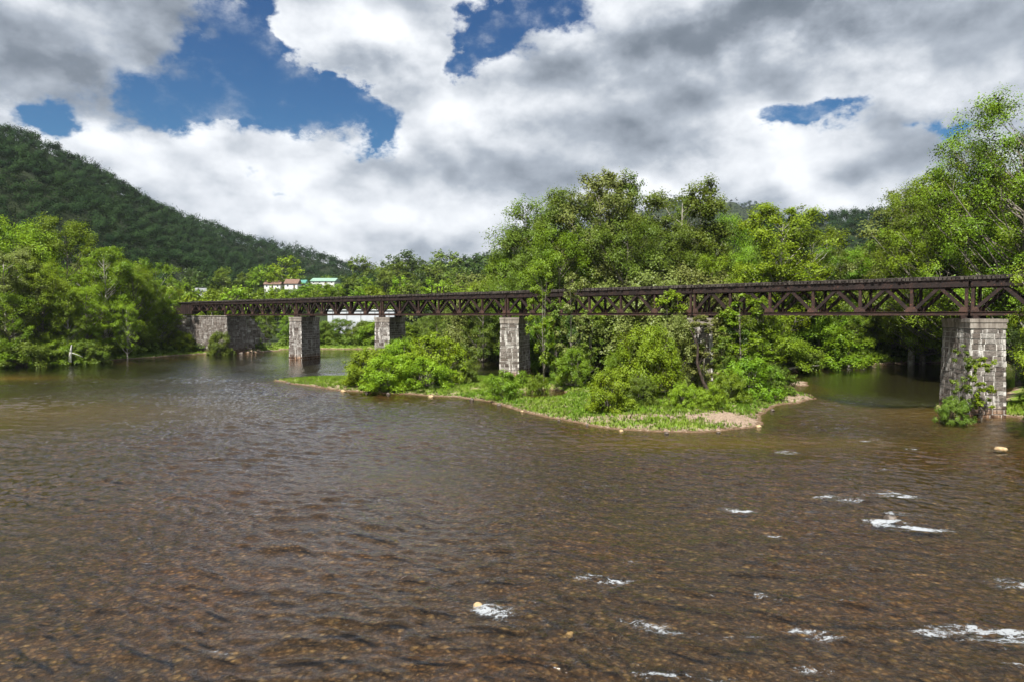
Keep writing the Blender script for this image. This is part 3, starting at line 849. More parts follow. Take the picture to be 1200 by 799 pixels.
def leaves(centres, radii, nsub, nleaf, size, g, flat=.75, up=.55, nz=.42, cw=.5):
    """leaf quads round clump centres: returns V, F, tone"""
    K = len(centres); C = np.repeat(centres, nsub, 0); Rr = np.repeat(radii, nsub)
    d = g.normal(size=(len(C), 3)); d /= np.linalg.norm(d, axis=1)[:, None]
    d[:, 2] = d[:, 2] * .75 + .18
    d[:, 2] *= flat
    sub = C + d * (Rr * g.uniform(.35, 1.0, len(C)))[:, None]
    ctone = np.repeat(g.random(K), nsub) * cw + g.random(len(C)) * (.8 - cw)
    L = np.repeat(sub, nleaf, 0); Lc = np.repeat(C, nleaf, 0); LR = np.repeat(Rr, nleaf)
    n = len(L)
    pos = L + g.normal(size=(n, 3)) * (LR * .24)[:, None] * np.array((1, 1, .95))
    out = pos - Lc; out /= np.linalg.norm(out, axis=1)[:, None] + 1e-6
    nr_ = out * .75 + g.normal(size=(n, 3)) * nz + np.array((0, 0, up))
    nr_ /= np.linalg.norm(nr_, axis=1)[:, None]
    a = np.cross(nr_, g.normal(size=(n, 3))); a /= np.linalg.norm(a, axis=1)[:, None]
    b = np.cross(nr_, a)
    s = size * g.uniform(.6, 1.35, n)[:, None]
    P = np.stack([pos - a * s * .5, pos - b * s * .36 + nr_ * s * .08, pos + a * s * .5, pos + b * s * .36 + nr_ * s * .08], 1).reshape(-1, 3)
    Fq = np.arange(n * 4).reshape(n, 4)
    tone = np.clip(np.repeat(ctone, nleaf) + g.random(n) * .25, 0, 1)
    LEAFN.append(nr_)
    return P, Fq, tone

def scatter(g, n, env, mind, zlo, zhi):
    pts = []; tries = 0
    while len(pts) < n and tries < 9000:
        tries += 1
        z = g.uniform(zlo, zhi); rm = env((z - zlo) / (zhi - zlo))
        rr = rm * math.sqrt(g.uniform(.12, 1)); th = g.uniform(0, 2 * math.pi)
        p = np.array((rr * math.cos(th), rr * math.sin(th), z))
        if all(np.sum((p - q) ** 2) > mind * mind for q in pts): pts.append(p)
    return np.array(pts)

def make_tree(name, H, Rc, zb, ncl, rcl, nsub, nleaf, size, seed, env, trunk_r, bark, stems=1, lean=0.0, flat=1.0, squash=1.0):
    g = np.random.default_rng(seed)
    lump = [g.uniform(.75, 1.15) for _ in range(8)]
    pts = scatter(g, ncl, lambda t: Rc * env(t), rcl * .78, zb * H, H - rcl * .7)
    th = np.arctan2(pts[:, 1], pts[:, 0]); k = ((th + math.pi) / (2 * math.pi) * 8).astype(int) % 8
    pts[:, :2] *= np.array(lump)[k][:, None]
    pts[:, 0] += lean * pts[:, 2]
    rad_ = rcl * g.uniform(.7, 1.3, len(pts))
    P, Fq, tone = leaves(pts, rad_, nsub, nleaf, size, g, flat)
    cm = np_mesh(name + '_crown', P, Fq); fattr(cm, 'tone', tone); nattr(cm, LEAFN.pop())
    mb = MB(); r = random.Random(seed)
    st = []
    for s in range(stems):
        ax = r.uniform(0, 6.28); sp = 0 if stems == 1 else r.uniform(.08, .3) * Rc
        bx, by = (0, 0) if stems == 1 else (math.cos(ax) * sp * .3, math.sin(ax) * sp * .3)
        path = []; n_ = 7
        for i in range(n_):
            f = i / (n_ - 1); z = f * H * .86
            path.append((bx + math.cos(ax) * sp * f * 1.6 + lean * z + r.uniform(-1, 1) * .012 * H * f, by + math.sin(ax) * sp * f * 1.6 + r.uniform(-1, 1) * .012 * H * f, z - (.4 if i == 0 else 0)))
        mb.tube(path, [trunk_r * (1.25 if i == 0 else 1) * (1 - .86 * i / (n_ - 1)) + .01 * trunk_r for i in range(n_)], 8)
        st.append(path)
    for j, c in enumerate(pts):
        path = st[j % stems]
        zt = max(zb * H * .55, c[2] - r.uniform(.6, 1.1) * math.hypot(c[0] - lean * c[2], c[1]) - .05 * H)
        f = min(.95, max(.05, zt / (H * .86))) * (len(path) - 1); i0 = int(f); fr_ = f - i0
        a = np.array(path[i0]) * (1 - fr_) + np.array(path[min(i0 + 1, len(path) - 1)]) * fr_
        midp = a * .45 + c * .55 + np.array((0, 0, -.03 * H * r.uniform(-.3, 1)))
        r0 = trunk_r * (1 - .86 * f / (len(path) - 1)) * .45
        mb.tube([a, midp, c], [r0, r0 * .6, r0 * .18], 5)
        for q in range(3):
            e = c + np.array((r.uniform(-1, 1), r.uniform(-1, 1), r.uniform(-.2, 1))) * rcl * .9
            mb.tube([midp * .3 + c * .7, e], [r0 * .3, r0 * .08], 4)
    tm = mb.mesh(name + '_trunk', bark, True)
    return dict(H=float(P[:, 2].max()), crown=cm, trunk=tm, R=float(np.percentile(np.hypot(P[:, 0] - lean * P[:, 2], P[:, 1]), 96)))

broad = lambda t: (math.sin(math.pi * min(1, max(0, .12 + .80 * t))) ** .55)
tallenv = lambda t: .35 + .65 * math.sin(math.pi * (.15 + .75 * t)) if t < .9 else .45
dome = lambda t: math.sqrt(max(0.02, 1 - (t * .96) ** 2.2))
PROTO = {}
PROTO['broad'] = [make_tree('broad', 28, 8.2, .14, 78, 2.0, 8, 78, .27, 100 + i, broad, .42, M_bark) for i in range(3)]
PROTO['grand'] = [make_tree('grand', 38, 12.5, .12, 150, 2.1, 8, 74, .25, 150 + i, broad, .55, M_bark) for i in range(2)]
PROTO['airy'] = [make_tree('airy', 28, 6.8, .20, 76, 1.6, 7, 66, .28, 200 + i, broad, .34, M_bark_pale) for i in range(2)]
PROTO['round'] = [make_tree('round', 18, 6.6, .08, 66, 1.6, 7, 62, .26, 300 + i, broad, .3, M_bark) for i in range(2)]
PROTO['bush'] = [make_tree('bush', 6, 4.6, .03, 60, 1.0, 7, 50, .22, 400 + i, dome, .09, M_bark, stems=5) for i in range(2)]
PROTO['mound'] = [make_tree('mound', 8, 5.0, .05, 70, 1.05, 7, 62, .20, 500 + i, dome, .12, M_bark, stems=6) for i in range(2)]
PROTO['sapling'] = [make_tree('sapling', 14, 2.3, .16, 36, .60, 5, 30, .25, 600 + i, tallenv, .08, M_bark, stems=2) for i in range(3)]
PROTO['far'] = [make_tree('far', 18, 6.2, .06, 42, 2.1, 5, 22, .75, 700 + i, broad, .3, M_bark) for i in range(3)]
PROTO['snag'] = None

TREE_SPOTS = []
def hgt(x, y): return float(terrain(np.array([x]), np.array([y]))[0][0])
def plant(kind, px, ytop, D, mat, name, label, cat='tree', group=None, wide=1.0, var=None, z=None, tilt=0.0):
    dx, dy, dz = px_dir(px, ytop)
    x, y = dx / dy * D, D
    ztop = CAMZ + dz / dy * D
    zg = hgt(x, y) if z is None else z
    zg = max(zg, -.25)
    pr = PROTO[kind][(var if var is not None else random.randrange(99)) % len(PROTO[kind])]
    h = max(ztop - zg, 1.0); s = h / pr['H']
    rz = random.uniform(0, 6.28)
    e = empty(name, (x, y, zg - .05), rz)
    if tilt: e.rotation_euler = (0, R(tilt), 0)
    sw = s * wide
    e.scale = (sw, sw, s)
    tag(e, label, cat, group)
    tr = link('trunk' if kind not in ('bush', 'mound') else 'stems_cluster' if False else 'trunk', pr['trunk'], e)
    cr = link('crown', pr['crown'], e)
    if not len(pr['crown'].materials): pr['crown'].materials.append(ML['mid'])
    cr.material_slots[0].link = 'OBJECT'; cr.material_slots[0].material = ML[mat]
    TREE_SPOTS.append((x, y, pr['R'] * sw))
    return e

# --- left bank
LB = 'trees of the left river bank'
for a in [('broad', 22, 253, 172, 'yellow', 'tall rounded yellowish tree near the left edge of the picture', 1.15, 0),
          ('broad', 76, 249, 178, 'bright', 'tallest tree of the left bank, with a domed green crown', 1.0, 1),
          ('airy', 122, 286, 168, 'bright', 'airy tree with a visible pale trunk on the left bank', 1.25, 0),
          ('broad', 155, 304, 176, 'bright', 'bright green tree right of the pale-trunked one on the left bank', 1.1, 2),
          ('airy', 182, 302, 186, 'bright', 'slim tree closest to the left end of the bridge', 1.0, 1),
          ('broad', 48, 300, 152, 'yellow', 'yellow-green tree leaning over the sandy left bank', 1.0, 0),
          ('airy', 4, 285, 146, 'olive', 'pale olive tree cut by the left edge of the picture', 1.2, 1),
          ('broad', 100, 330, 160, 'yellow', 'low yellow-green tree in front of the tallest one on the left bank', 1.15, 1),
          ('round', 14, 340, 144, 'bright', 'round leafy tree at the waterline by the left edge', 1.0, 0),
          ('airy', 78, 340, 152, 'bright', 'thin tree just behind the white dead snag', 1.05, 0),
          ('round', 190, 350, 186, 'bright', 'dense bright tree beside the dark plate girder', 1.0, 1),
          ('airy', 148, 352, 164, 'yellow', 'small leaning tree with bare stems at the water on the left bank', .9, 1),
          ('round', 170, 330, 194, 'mid', 'green tree filling the back of the left bank by the bridge', 1.1, 0)]:
    plant(a[0], a[1], a[2], a[3], a[4], 'broadleaf_tree', a[5], 'tree', LB, a[6], a[7])
r = random.Random(5)
for i in range(16):
    plant(r.choice(['broad', 'round']), r.uniform(-150, 190), r.uniform(300, 345), r.uniform(190, 245), r.choice(['mid', 'bright', 'bright', 'olive']), 'broadleaf_tree', 'tree filling the left bank wood behind the front row', 'tree', 'trees inside the left bank wood', 1.2)
for i in range(5):
    plant('broad', -60 - 50 * i, 262, 160, 'mid', 'broadleaf_tree', 'tree of the left bank beyond the picture edge', 'tree', 'trees beyond the left picture edge', 1.2)
for i, (px, yt, D, mt) in enumerate([(28, 392, 143, 'mid'), (62, 396, 148, 'bright'), (98, 396, 152, 'mid'), (4, 398, 141, 'bright')]):
    plant('bush', px, yt, D, mt, 'shrub', 'leafy shrub at the waterline under the left bank trees', 'shrub', 'waterline shrubs of the left bank', 1.3)
plant('mound', 212, 386, 189, 'yellow', 'shrub', 'spreading shrub against the left end of the abutment', 'shrub', wide=1.2)
plant('bush', 200, 380, 196, 'yellow', 'shrub', 'yellowish shrub under the dark plate girder', 'shrub', wide=1.3)
plant('bush', 256, 387, 186, 'mid', 'shrub', 'small round shrub standing in front of the abutment wall', 'shrub', wide=.8)
plant('bush', 236, 364, 203, 'yellow', 'shrub', 'leafy growth hanging at the top of the abutment', 'shrub', wide=.5, z=9.0)
plant('round', 338, 368, 226, 'bright', 'broadleaf_tree', 'round green tree between the abutment and the open-water pier', 'tree', wide=1.1)
plant('round', 312, 366, 232, 'mid', 'broadleaf_tree', 'green tree just behind the sloping wing wall', 'tree', wide=1.0)

# --- far shore behind the bridge's left spans
FS = 'shrubs along the far shore'
for i, px in enumerate(range(372, 560, 13)):
    plant(r.choice(['mound', 'bush', 'round']), px + r.uniform(-4, 4), r.uniform(370, 377), r.uniform(224, 234), r.choice(['bright', 'mid', 'dark', 'bright']), 'shrub', 'green shrub on the far shore seen under the bridge', 'shrub', FS, r.uniform(1.1, 1.4))
MR = 'trees in the middle distance above the left spans'
mids = [(205, 322, 300, 'mid'), (222, 330, 270, 'bright'), (262, 312, 380, 'mid'), (248, 338, 262, 'yellow'), (282, 333, 258, 'yellow'), (300, 336, 262, 'bright'), (305, 309, 432, 'bright'), (331, 299, 436, 'yellow'), (268, 335, 300, 'olive'),
        (322, 338, 300, 'yellow'), (350, 340, 300, 'bright'), (372, 335, 330, 'bright'), (396, 334, 330, 'bright'), (412, 320, 400, 'mid'), (432, 324, 360, 'bright'), (452, 316, 380, 'mid'), (425, 298, 560, 'mid'), (448, 305, 560, 'mid'),
        (472, 291, 520, 'dark'), (490, 300, 560, 'dark'), (518, 291, 520, 'mid'), (545, 298, 560, 'dark'), (505, 308, 440, 'mid'), (470, 322, 330, 'yellow'), (492, 314, 400, 'dark'), (482, 325, 310, 'mid'), (510, 325, 300, 'yellow'), (535, 312, 380, 'mid'),
        (530, 326, 290, 'bright'), (552, 318, 320, 'olive'), (568, 297, 520, 'dark'), (575, 318, 270, 'olive'), (590, 305, 300, 'mid'), (560, 330, 250, 'yellow'), (545, 334, 240, 'bright'), (600, 322, 230, 'olive'), (440, 335, 290, 'yellow'), (418, 338, 280, 'bright'),
        (462, 306, 460, 'mid'), (585, 296, 560, 'dark'), (610, 290, 560, 'dark'), (240, 318, 420, 'dark'), (225, 312, 460, 'dark'), (286, 318, 440, 'mid'), (385, 322, 460, 'mid'), (362, 325, 470, 'dark'), (345, 318, 480, 'mid'), (210, 335, 260, 'yellow')]
mids += [(px_, 337 + (i_ % 3) * 1.0 if px_ < 358 else 331 + (i_ % 2), 400 - (i_ % 3) * 6, ('dark', 'mid', 'bright')[i_ % 3]) for i_, px_ in enumerate(range(300, 404, 8))]
mids += [(228, 345, 285, 'bright'), (236, 346, 283, 'yellow'), (245, 346, 287, 'mid')]
print('mids', len(mids))
special = {6: 'bright round tree at the left end of the small houses', 7: 'taller yellow-topped tree standing over the small houses', 18: 'dark broad tree breaking the skyline in the middle distance', 20: 'neatly rounded tree on the skyline left of the tall grove'}
for i, (px, yt, D, mt) in enumerate(mids):
    if i > 51: plant('far', px, yt, D, mt, 'shrub', 'leafy hedge tree hiding the lower walls of the small houses', 'tree', 'trees below the houses', 2.2); continue
    plant('far', px, yt, D, mt, 'broadleaf_tree', special.get(i, 'rounded leafy tree in the middle distance beyond the left spans'), 'tree', MR, r.uniform(.9, 1.15) * (1.15 if D > 400 else 1))

# --- big grove behind the centre of the bridge
CG = 'trees of the grove behind the island'
for (k, px, yt, D, mt, lb, wd, v) in [
        ('broad', 640, 222, 158, 'mid', 'big tree at the left shoulder of the tall grove', 1.1, 0), ('broad', 672, 210, 152, 'mid', 'tall full-crowned tree left of the grove top', 1.0, 1),
        ('airy', 704, 197, 146, 'olive', 'highest airy treetop of the grove behind the island', 1.1, 0), ('airy', 729, 203, 150, 'mid', 'slender top just right of the highest treetop', .9, 1),
        ('broad', 735, 238, 138, 'mid', 'broad dark-hearted tree in the middle of the grove', 1.05, 2), ('broad', 655, 262, 140, 'bright', 'lower rounded tree at the front left of the grove', 1.0, 1),
        ('broad', 612, 258, 166, 'mid', 'leftmost sloping tree of the tall grove', 1.0, 0), ('round', 600, 300, 160, 'bright', 'low tree at the left foot of the grove', 1.0, 0),
        ('airy', 800, 207, 150, 'mid', 'tall open-crowned tree right of the grove gap', 1.15, 1), ('airy', 822, 225, 152, 'mid', 'thin arching top beside the tall open-crowned tree', .9, 0),
        ('broad', 780, 258, 146, 'mid', 'mid-height tree under the tall open-crowned one', 1.0, 0), ('broad', 862, 246, 190, 'bright', 'smooth green tree set back between two tall trees', 1.1, 2),
        ('airy', 918, 234, 140, 'yellow', 'tree with bare forked limbs and a pale airy crown above the bridge', 1.35, 0), ('airy', 950, 256, 150, 'mid', 'light green tree right of the fork-limbed one', 1.1, 1),
        ('broad', 835, 290, 140, 'yellow', 'yellowish tree above the bridge right of centre', .95, 1), ('broad', 985, 285, 160, 'bright', 'bright low tree before the far green hill', 1.1, 0),
        ('broad', 890, 285, 165, 'bright', 'fresh green tree behind the fork-limbed one', 1.1, 2), ('broad', 1015, 290, 165, 'bright', 'bright low tree at the foot of the right slope', 1.1, 2)]:
    plant(k, px, yt, D, mt, 'broadleaf_tree', lb, 'tree', CG, wd, v)
for (px, yt, D, mt, lb) in [(765, 308, 131, 'olive', 'pale feathery willow just above the bridge deck'), (812, 305, 133, 'olive', 'second pale willow above the bridge deck, nearer the middle pier'), (718, 322, 134, 'olive', 'small pale willow showing over the deck left of the others'), (575, 322, 178, 'olive', 'pale willow above the deck beside the grove foot')]:
    plant('mound', px, yt, D, mt, 'willow_tree', lb, 'tree', 'pale willows above the bridge deck', .95)
for i in range(30):
    px = r.uniform(590, 1060); plant(r.choice(['broad', 'round', 'broad']), px, r.uniform(270, 330), r.uniform(142, 200) + (15 if px > 900 else 0), r.choice(['mid', 'dark', 'bright', 'mid']), 'broadleaf_tree', 'tree filling the grove behind the bridge', 'tree', 'trees inside the grove', 1.1)
for i in range(26):
    px = 560 + i * 21 + r.uniform(-6, 6)
    D = {True: 148 if px < 640 else 132 if px < 780 else 132 if px < 900 else 146 if px < 1000 else 162}[True] + r.uniform(-2, 4)
    plant(r.choice(['round', 'mound', 'round']), px, r.uniform(336, 372), D, r.choice(['mid', 'bright', 'dark', 'mid']), 'shrub', 'dense shrub overhanging the back channel under the bridge', 'shrub', 'shrubs along the back channel', r.uniform(.9, 1.2))
for i, px in enumerate((905, 930, 958, 985)):
    plant('bush', px, r.uniform(378, 400), (128, 131, 139, 147)[i], r.choice(['bright', 'mid']), 'shrub', 'low shrub trailing to the water of the right channel', 'shrub', 'low shrubs by the right channel', 1.4)
for i in range(10):
    plant('round', 500 + i * 12, r.uniform(350, 370), r.uniform(196, 216), r.choice(['dark', 'mid']), 'shrub', 'dark tree shading the far bank left of the grove', 'tree', 'dark trees on the far bank', 1.0)

# --- right slope
RS = 'trees of the right slope'
for (k, px, yt, D, mt, lb, wd, v) in [
        ('grand', 1206, 92, 112, 'bright', 'highest tree at the right edge, its boughs against the clouds', .95, 1), ('grand', 1168, 160, 122, 'yellow', 'big tree left of the highest one on the right slope', 1.05, 0),
        ('grand', 1122, 190, 136, 'bright', 'full tree stepping down the right slope', 1.1, 1), ('airy', 1072, 214, 150, 'olive', 'airy treetop at the left shoulder of the right slope', 1.3, 0),
        ('grand', 1085, 240, 150, 'yellow', 'yellow-green tree on the right slope above the bridge', 1.1, 2), ('broad', 1140, 250, 132, 'yellow', 'yellow-green tree below the full ones on the right slope', 1.15, 0),
        ('broad', 1050, 262, 160, 'bright', 'fresh green tree at the lower left of the right slope', 1.1, 1), ('broad', 1200, 240, 118, 'bright', 'leafy tree by the right edge just above the deck', 1.1, 2),
        ('broad', 1030, 285, 172, 'bright', 'lowest bright tree at the left foot of the right slope', 1.1, 0), ('broad', 1110, 290, 150, 'bright', 'low tree right behind the deck above the tall pier', 1.0, 1)]:
    plant(k, px, yt, D, mt, 'broadleaf_tree', lb, 'tree', RS, wd, v)
for i in range(26):
    px = r.uniform(1020, 1300); yl = np.interp(px, [1020, 1060, 1120, 1180, 1300], [285, 255, 225, 190, 150])
    plant(r.choice(['broad', 'round']), px, yl + r.uniform(5, 60), r.uniform(168, 215), r.choice(['mid', 'bright', 'dark', 'yellow']), 'broadleaf_tree', 'tree filling the wooded right slope', 'tree', 'trees inside the right slope wood', 1.2)
for i in range(12):
    px = 1090 + i * 22
    plant('round', px, r.uniform(335, 365), r.uniform(158, 168), r.choice(['dark', 'mid', 'bright']), 'shrub', 'dark shrub mass on the bank behind the tall pier', 'shrub', 'shrubs behind the tall pier', 1.1)
# dark right bank in front
for (k, px, yt, D, mt, lb, wd) in [('round', 1222, 372, 84, 'dark', 'dark low tree under the bridge at the right edge', 1.0), ('round', 1262, 350, 90, 'dark', 'dark tree behind the right bank under the span', 1.1), ('round', 1215, 352, 98, 'dark', 'dark rounded tree just right of the tall pier', 1.0),
        ('grand', 1290, 200, 96, 'mid', 'tree above the deck beyond the right edge', 1.1), ('airy', 1252, 250, 57, 'yellow', 'near tree reaching a yellow-green bough over the deck at the right edge', .8), ('broad', 1340, 150, 100, 'mid', 'tall tree off the right edge', 1.1)]:
    plant(k, px, yt, D, mt, 'broadleaf_tree', lb, 'tree', 'trees at the right picture edge', wd)

# --- island
IS = 'bushes growing on the island'
for (k, px, yt, D, mt, lb, wd, v, nm, ct) in [
        ('bush', 432, 405, 100, 'yellow', 'left lobe of the big yellow-green bush on the island', 1.05, 0, 'shrub', 'shrub'), ('mound', 470, 392, 101, 'yellow', 'middle and widest of the crowded yellow-green bushes on the island', .85, 1, 'shrub', 'shrub'),
        ('bush', 504, 384, 102, 'yellow', 'tallest right-hand lobe of the crowded yellow-green bushes', .95, 1, 'shrub', 'shrub'), ('bush', 452, 412, 95, 'yellow', 'low front bush of the yellow-green clump', 1.2, 0, 'shrub', 'shrub'), ('bush', 497, 414, 95.5, 'yellow', 'front bush at the right side of the yellow-green clump', 1.2, 1, 'shrub', 'shrub'),
        ('bush', 546, 418, 101, 'mid', 'small sparse shrub right of the big yellow-green clump', .75, 0, 'shrub', 'shrub'),
        ('bush', 590, 430, 84, 'bright', 'small round bush near the front shore of the island', .9, 1, 'shrub', 'shrub'), ('bush', 612, 432, 97, 'bright', 'small bush at the foot of the pier behind the pond', .7, 0, 'shrub', 'shrub'), ('bush', 630, 434, 92, 'bright', 'low bush just behind the little pond', .65, 1, 'shrub', 'shrub'),
        ('sapling', 638, 310, 102, 'bright', 'tall sapling reaching above the deck, left of the pair', .8, 0, 'sapling_tree', 'tree'), ('sapling', 671, 318, 101, 'olive', 'tall greyish sapling reaching above the deck, right of the pair', .9, 1, 'sapling_tree', 'tree'),
        ('sapling', 652, 352, 103, 'mid', 'shorter sapling between the two tall ones', 1.0, 2, 'sapling_tree', 'tree'), ('sapling', 690, 362, 101, 'mid', 'bushy sapling right of the tall pair', 1.2, 0, 'sapling_tree', 'tree'),
        ('mound', 672, 402, 96, 'bright', 'wide green bush under the tall saplings', .85, 0, 'shrub', 'shrub'),
        ('bush', 714, 428, 72, 'yellow', 'round bright bush nearest the front shore of the island', .85, 0, 'shrub', 'shrub'), ('mound', 762, 372, 84, 'yellow', 'large conical willow bush in the middle of the island', .78, 0, 'willow_bush', 'shrub'),
        ('mound', 728, 402, 88, 'bright', 'left shoulder bush of the large willow', .7, 1, 'willow_bush', 'shrub'), ('mound', 792, 362, 93, 'olive', 'taller olive willow behind the large bush, in front of the hidden pier', .7, 1, 'willow_bush', 'shrub'),
        ('sapling', 786, 338, 96, 'yellow', 'sapling standing against the truss above the willow', 1.1, 1, 'sapling_tree', 'tree'), ('bush', 800, 442, 74, 'yellow', 'small neat bush on the right part of the island', .8, 1, 'shrub', 'shrub'), ('bush', 750, 438, 76, 'mid', 'dark low bush between the two brightest ones', .9, 0, 'shrub', 'shrub'),
        ('sapling', 822, 368, 91, 'olive', 'greyish young tree screening the foot of the hidden pier', 1.5, 1, 'sapling_tree', 'tree'), ('sapling', 872, 343, 89, 'bright', 'bushy young tree right of the hidden pier, reaching the truss', 1.5, 0, 'sapling_tree', 'tree'), ('sapling', 848, 392, 86, 'mid', 'young tree just in front of the hidden pier', 1.2, 2, 'sapling_tree', 'tree'), ('sapling', 893, 378, 91, 'bright', 'rightmost young tree of the island', 1.7, 1, 'sapling_tree', 'tree'),
        ('bush', 878, 415, 84, 'bright', 'bush under the rightmost young trees of the island', 1.0, 0, 'shrub', 'shrub'), ('bush', 852, 430, 80, 'bright', 'low spreading bush at the right tip of the island', .9, 1, 'shrub', 'shrub'), ('bush', 905, 425, 88, 'mid', 'trailing bush above the right gravel tip', 1.1, 0, 'shrub', 'shrub'), ('bush', 833, 447, 73, 'yellow', 'tiny bush beside the right gravel patch', .8, 1, 'shrub', 'shrub')]:
    plant(k, px, yt, D, mt, nm, lb, ct, IS if k != 'sapling' else 'saplings on the island', wd, v)
# leaning trunk
def stick(name, pts, rad_, mat, label, cat, forks=()):
    m_ = MB(); m_.tube(pts, rad_, 7)
    e = empty(name, pts[0]); tag(e, label, cat)
    m2 = MB(); m2.tube([tuple(np.array(p) - np.array(pts[0])) for p in pts], rad_, 7); m2.build('trunk', mat, e, True)
    for f in forks:
        m3 = MB(); m3.tube([tuple(np.array(p) - np.array(pts[0])) for p in f], [rad_[-1] * .9, rad_[-1] * .5, .02][:len(f)], 5); m3.build('limb', mat, e, True)
def W(px, py, D):
    x, y, z = px_dir(px, py); return (x / y * D, D, CAMZ + z / y * D)
M_darkbark = simple('dark_bark', (.022, .016, .012), (.07, .05, .04), 3, .9, .5)
stick('leaning_trunk', [W(838, 468, 79), W(832, 462, 79), W(823, 445, 79.5), W(817, 425, 80), W(818, 405, 80.5), W(808, 385, 81)], [.3, .24, .2, .16, .12, .05], M_darkbark, 'bare dark trunk leaning left among the island bushes', 'trunk',
      [[W(818, 430, 80), W(826, 410, 80), W(830, 392, 80)]])
stick('dead_snag', [W(82, 424, 147), W(82.5, 414, 147), W(84, 404, 147)], [.35, .26, .1], simple('bleached_wood', (.5, .48, .44), (.75, .73, .68)), 'white bare dead snag standing at the left waterline', 'snag',
      [[W(83, 413, 147), W(90, 415, 147), W(97, 418, 147.5)]])
for i, (a, b, D) in enumerate([((985, 430), (1018, 427), 141), ((1000, 424), (1030, 432), 143), ((925, 432), (960, 428), 126)]):
    stick('driftwood_log', [W(*a, D), W((a[0] + b[0]) / 2, (a[1] + b[1]) / 2 - 1, D), W(*b, D)], [.3, .25, .12], M_bark_pale, ['grey log lying on the dirt bank of the right channel', 'slanting log at the foot of the far dirt bank', 'log under the shrubs left of the dirt bank'][i], 'log')

# small tree in front of the tall pier
plant('sapling', 1128, 402, 67.5, 'mid', 'small_tree', 'small leafy tree growing in front of the tall pier', 'tree', None, .95, 0, z=-.05)
plant('sapling', 1152, 416, 68.5, 'yellow', 'shrub', 'yellow-green shrub touching the right corner of the tall pier', 'shrub', None, 1.1, 1, z=.05)
plant('bush', 1117, 460, 67, 'mid', 'shrub', 'low shrub at the waterline before the tall pier', 'shrub', None, .8, 1, z=-.05)

# --- far woods on the hills: past counting, one object
def far_woods():
    g = np.random.default_rng(77)
    ok_a = (ang > -42) & (ang < 42)
    Vs, Fs, Ts = [], [], []; base = 0
    n = 0
    cand = 60000
    aa = np.radians(g.uniform(-41, 41, cand)); rr = 300 * (2600 / 300) ** g.random(cand)
    x = np.sin(aa) * rr; y = np.cos(aa) * rr
    h, dl, di = terrain(x, y)
    ai = np.clip(np.searchsorted(ang, np.degrees(aa)), 0, na - 1); ri = np.clip(np.searchsorted(rad, rr) - 1, 0, nr - 1)
    cpx = 600 + 800 * np.tan(aa)
    vis = ~((cpx > 195) & (cpx < 640) & (y < 500)) & ((h + 15 - CAMZ) / rr > HOR[ai, ri] - .0005) & (dl > 25) & (h > 16)
    x, y, h, rr = x[vis], y[vis], h[vis], rr[vis]
    o = np.argsort(rr); x, y, h, rr = x[o], y[o], h[o], rr[o]
    occ = {}
    keep = []
    for i in range(len(x)):
        cell = 7.2 if rr[i] < 1000 else 11.0
        k = (int(x[i] / cell), int(y[i] / cell), cell)
        if k in occ: continue
        occ[k] = 1; keep.append(i)
    keep = np.array(keep)
    x, y, h, rr = x[keep], y[keep], h[keep], rr[keep]
    for (lo, hi, nl, ns, sz) in ((0, 520, 10, 34, .85), (520, 900, 10, 24, 1.0), (900, 1500, 7, 14, 1.5), (1500, 9999, 4, 8, 3.0)):
        m = (rr >= lo) & (rr < hi); k = int(m.sum())
        if not k: continue
        Rr = g.uniform(3.6, 6.6, k) * (1.35 if lo >= 900 else 1)
        th = g.uniform(6, 14, k) + (Rr - 5) * .8
        C = np.stack([x[m], y[m], h[m] + th - Rr * .3], -1)
        P, Fq, tn = leaves(C, Rr, nl, ns, sz, g, .95, -.05, .12, .62)
        Vs.append(P); Fs.append(Fq + base); Ts.append(tn); base += len(P); n += k
    me = np_mesh('hill_forest', np.concatenate(Vs), np.concatenate(Fs), ML['hill']); fattr(me, 'tone', np.concatenate(Ts)); nattr(me, np.concatenate(LEAFN)); LEAFN.clear()
    o = link('hill_forest', me); tag(o, 'forest covering the distant hillsides, cloud shadow put into its green', 'forest', kind='stuff')
    print('far woods', n, 'crowns', base // 4, 'leaves')
far_woods()

def haze():
    m, t, out = new_mat('haze')
    v = t.node('ShaderNodeVolumePrincipled'); v.inputs['Color'].default_value = (.80, .88, 1, 1); v.inputs['Density'].default_value = HAZE
    v.inputs['Anisotropy'].default_value = .3
    t.l.new(v.outputs[0], out.inputs['Volume'])
    b = MB(); b.box(-2800, 2800, -2800, 2800, -4, 480); o = b.build('haze', m); tag(o, 'thin summer haze over the far hills', kind='stuff')
if HAZE: haze()

